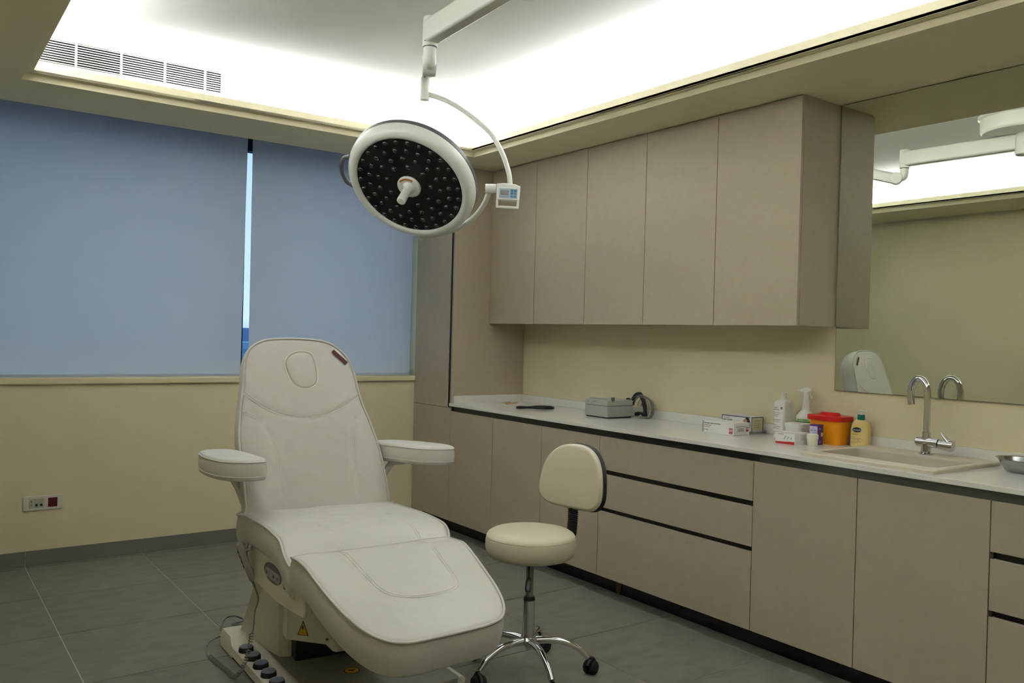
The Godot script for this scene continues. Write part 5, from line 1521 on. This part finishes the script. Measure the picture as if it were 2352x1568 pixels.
	# white tub behind the red-striped carton
	var tub := thing("white_tub", "plain white square tub with a lid, behind the red-striped carton", "tub", Vector3(-0.170, CT, 2.955))
	put(tub, "tub", loft([lift(rrect(0.086, 0.088, 0.014), 0.0), lift(rrect(0.092, 0.094, 0.016), 0.070)], 40.0), "bottle white")
	put(tub, "lid", loft([lift(rrect(0.096, 0.098, 0.017), 0.068), lift(rrect(0.097, 0.099, 0.017), 0.074), lift(rrect(0.097, 0.099, 0.017), 0.086), lift(rrect(0.090, 0.092, 0.016), 0.0885)], 40.0), "bottle white")
	# carton with the red stripe
	var rb := thing("needle_carton", "small white carton with a red wedge along its foot, in front of the white tub", "carton", Vector3(-0.273, CT, 2.998), deg_to_rad(-4.0))
	put(rb, "carton", rbox(0.100, 0.0545, 0.112, 0.001, 1), "carton white", at(0, 0.0273, 0))
	put(rb, "red_wedge", prism([Vector2(-0.055, 0.0012), Vector2(0.055, 0.0012), Vector2(0.055, 0.0150), Vector2(0.030, 0.0145), Vector2(0.0, 0.0115), Vector2(-0.055, 0.0085)], 0.0005, 0.0001), "print red", Transform3D(fb, Vector3(-0.0499, 0, 0)))
	put(rb, "red_line", rbox(0.0004, 0.0010, 0.108, 0.0001, 1), "print dull red", at(-0.0501, 0.0530, 0))
	words(rb, "print", "NEEDLES", 0.0050, "print dull red", Transform3D(fb, Vector3(-0.0502, 0.0450, -0.038)), true)
	for k in 3:
		put(rb, "printed_needle", rbox(0.0004, 0.003, 0.022 - 0.005 * k, 0.0001, 1), "print grey", Transform3D(Basis(Vector3.RIGHT, -0.9), Vector3(-0.0501, 0.0300, 0.000 + 0.018 * k)))
		put(rb, "print", rbox(0.026, 0.0020, 0.0004, 0.0001, 1), "print dull red", at(0.006, 0.042 - 0.009 * k, 0.0561))
	for k in 2:
		put(rb, "print", rbox(0.052, 0.0014, 0.0004, 0.0001, 1), "label green", at(-0.008, 0.013 - 0.005 * k, 0.0561))
	# jar
	var jr := thing("cream_jar", "small cream-white jar with a screw lid, in front of the purple carton", "jar", Vector3(-0.252, CT, 3.092))
	put(jr, "jar", lathe([Vector2(0.0, 0.0), Vector2(0.0215, 0.0), Vector2(0.0235, 0.002), Vector2(0.0235, 0.032), Vector2(0.0, 0.032)], 32), "jar cream")
	put(jr, "lid", lathe([Vector2(0.0, 0.0315), Vector2(0.0255, 0.0315), Vector2(0.0258, 0.034), Vector2(0.0258, 0.051), Vector2(0.0240, 0.0535), Vector2(0.0, 0.054)], 32), "jar cream")
	# purple carton
	var pc := thing("purple_carton", "upright white and purple medicine carton between the tub and the sharps bin", "carton", Vector3(-0.186, CT, 3.066), deg_to_rad(4.0))
	put(pc, "carton", rbox(0.046, 0.0930, 0.042, 0.0010, 1), "carton purple", at(0, 0.0466, 0))
	put(pc, "front_panel", rbox(0.0005, 0.084, 0.0395, 0.0001, 1), "carton lilac", at(-0.0231, 0.0440, -0.0008))
	words(pc, "print", "cream", 0.0036, "print grey", Transform3D(fb, Vector3(-0.0235, 0.0760, -0.008)))
	words(pc, "print", "LIDO-CARE", 0.0046, "print navy", Transform3D(fb, Vector3(-0.0235, 0.0670, -0.0185)), true)
	words(pc, "print", "Lidocaine", 0.0038, "print grey", Transform3D(fb, Vector3(-0.0235, 0.0580, -0.006)))
	words(pc, "print", "5% 30 g", 0.0042, "print grey", Transform3D(fb, Vector3(-0.0235, 0.0500, -0.006)))
	put(pc, "price_sticker", rbox(0.017, 0.018, 0.0005, 0.0001, 1), "label cream", at(0.013, 0.0470, 0.0212))
	words(pc, "print", "LIDO", 0.0050, "carton lilac", at(-0.012, 0.0740, 0.0212))
	for k in 2:
		put(pc, "print", rbox(0.020, 0.0018, 0.0004, 0.0001, 1), "carton lilac", at(0.0, 0.0160 - 0.006 * k, 0.0212))
	# sharps bin
	var sb := thing("sharps_bin", "yellow sharps bin with a bright red lid, beside the sink", "sharps bin", Vector3(-0.086, CT, 3.070))
	put(sb, "bin", loft([lift(rrect(0.100, 0.146, 0.030, 7), 0.0), lift(rrect(0.106, 0.152, 0.032, 7), 0.004), lift(rrect(0.120, 0.172, 0.034, 7), 0.118)], 40.0), "sharps yellow")
	put(sb, "lid", loft([lift(rrect(0.118, 0.170, 0.034, 7), 0.110), lift(rrect(0.132, 0.188, 0.036, 7), 0.110), lift(rrect(0.134, 0.190, 0.036, 7), 0.114), lift(rrect(0.134, 0.190, 0.036, 7), 0.130), lift(rrect(0.128, 0.184, 0.034, 7), 0.1335), lift(rrect(0.120, 0.176, 0.030, 7), 0.1325)], 34.0), "sharps red")
	put(sb, "lid_flap", loft([lift(rrect(0.052, 0.098, 0.022, 6), 0.1320), lift(rrect(0.050, 0.096, 0.022, 6), 0.143), lift(rrect(0.042, 0.088, 0.020, 6), 0.1465)], 36.0), "sharps red")
	var wx := Transform3D(fb * Basis(Vector3.RIGHT, 0.07), Vector3(-0.0575, 0.0, -0.006))
	words(sb, "print", "SHARPS", 0.0045, "print black", Transform3D(wx.basis, Vector3(-0.0585, 0.0840, -0.046)), true)
	var sg := put(sb, "printed_frame", tube(PackedVector3Array([Vector3(-0.020, 0.022, 0), Vector3(0.020, 0.022, 0), Vector3(0.020, -0.022, 0), Vector3(-0.020, -0.022, 0)]), 0.0008, 6, true), "print black", Transform3D(wx.basis, Vector3(-0.0572, 0.0560, -0.028)))
	put(sg, "printed_hazard", prism([Vector2(-0.012, 0.002), Vector2(0.012, 0.006), Vector2(0.004, 0.016), Vector2(-0.004, 0.010)], 0.0004, 0.0001), "print black", at(0, 0, 0.0004))
	for k in 2:
		put(sg, "print", rbox(0.030, 0.0028, 0.0004, 0.0001, 1), "print black", at(0, -0.006 - 0.007 * k, 0.0004))
	put(sb, "print", rbox(0.0004, 0.002, 0.032, 0.0001, 1), "print black", at(-0.0555, 0.0290, -0.030))
	# lotion
	var lo := thing("lotion_bottle", "pale yellow pump bottle with navy oval badge and teal collar beside the sharps bin", "pump bottle", Vector3(-0.064, CT, 3.216), deg_to_rad(12.0))
	put(lo, "bottle", loft([lift(rrect(0.050, 0.082, 0.016, 6), 0.0), lift(rrect(0.053, 0.086, 0.018, 6), 0.004), lift(rrect(0.053, 0.084, 0.018, 6), 0.080), lift(rrect(0.051, 0.076, 0.022, 6), 0.105), lift(rrect(0.044, 0.060, 0.021, 6), 0.118), lift(rrect(0.036, 0.040, 0.0175, 6), 0.124)], 50.0), "lotion yellow")
	put(lo, "collar", lathe([Vector2(0.0, 0.122), Vector2(0.0160, 0.122), Vector2(0.0160, 0.146), Vector2(0.0145, 0.148), Vector2(0.0, 0.148)], 28), "cap teal")
	put(lo, "pump_stem", lathe([Vector2(0.0, 0.146), Vector2(0.0062, 0.146), Vector2(0.0058, 0.162), Vector2(0.0, 0.162)], 18), "pump clear white")
	put(lo, "pump_head", tube(spline([Vector3(0.0, 0.1630, -0.010), Vector3(0.0, 0.1645, 0.002), Vector3(0.0, 0.1640, 0.016), Vector3(0.0, 0.1600, 0.030)], 5), PackedFloat32Array([0.006, 0.0075, 0.008, 0.008, 0.0078, 0.0072, 0.0066, 0.0060, 0.0055, 0.0050, 0.0046, 0.0044, 0.0042, 0.0040, 0.0038, 0.0036]), 12, false, 0.55), "pump clear white")
	var bd := put(lo, "oval_badge", prism(ellipse(0.0205, 0.0115, 28), 0.0008, 0.0002), "logo navy", Transform3D(fb, Vector3(-0.0263, 0.0790, -0.008)))
	words(bd, "badge_lettering", "Cetaphil", 0.0085, "carton lilac", at(0.0, 0.0, 0.0010), true, "Droid Sans", true)
	words(lo, "print", "cleanser", 0.0052, "print green", Transform3D(fb, Vector3(-0.0267, 0.0580, -0.030)))
	for k in 6:
		put(lo, "print", rbox(0.0004, 0.0017, [0.014, 0.040, 0.034, 0.040, 0.026, 0.016][k], 0.0001, 1), "print green" if k == 4 else "print grey", at(-0.0266, 0.0460 - 0.0065 * k, -0.030 + 0.5 * [0.014, 0.040, 0.034, 0.040, 0.026, 0.016][k]))
	# steel dish at the right edge
	var kd := thing("steel_dish", "oval stainless steel dish with a flared rim, on the worktop right of the sink", "dish", Vector3(-0.175, CT, 4.010))
	put(kd, "bowl", loft([lift(ellipse(0.060, 0.098, 40), 0.0), lift(ellipse(0.068, 0.108, 40), 0.003), lift(ellipse(0.084, 0.126, 40), 0.026), lift(ellipse(0.092, 0.136, 40), 0.047), lift(ellipse(0.100, 0.145, 40), 0.0500), lift(ellipse(0.100, 0.145, 40), 0.0510), lift(ellipse(0.091, 0.135, 40), 0.0485), lift(ellipse(0.082, 0.124, 40), 0.026), lift(ellipse(0.066, 0.106, 40), 0.0045)], 40.0), "brushed steel")
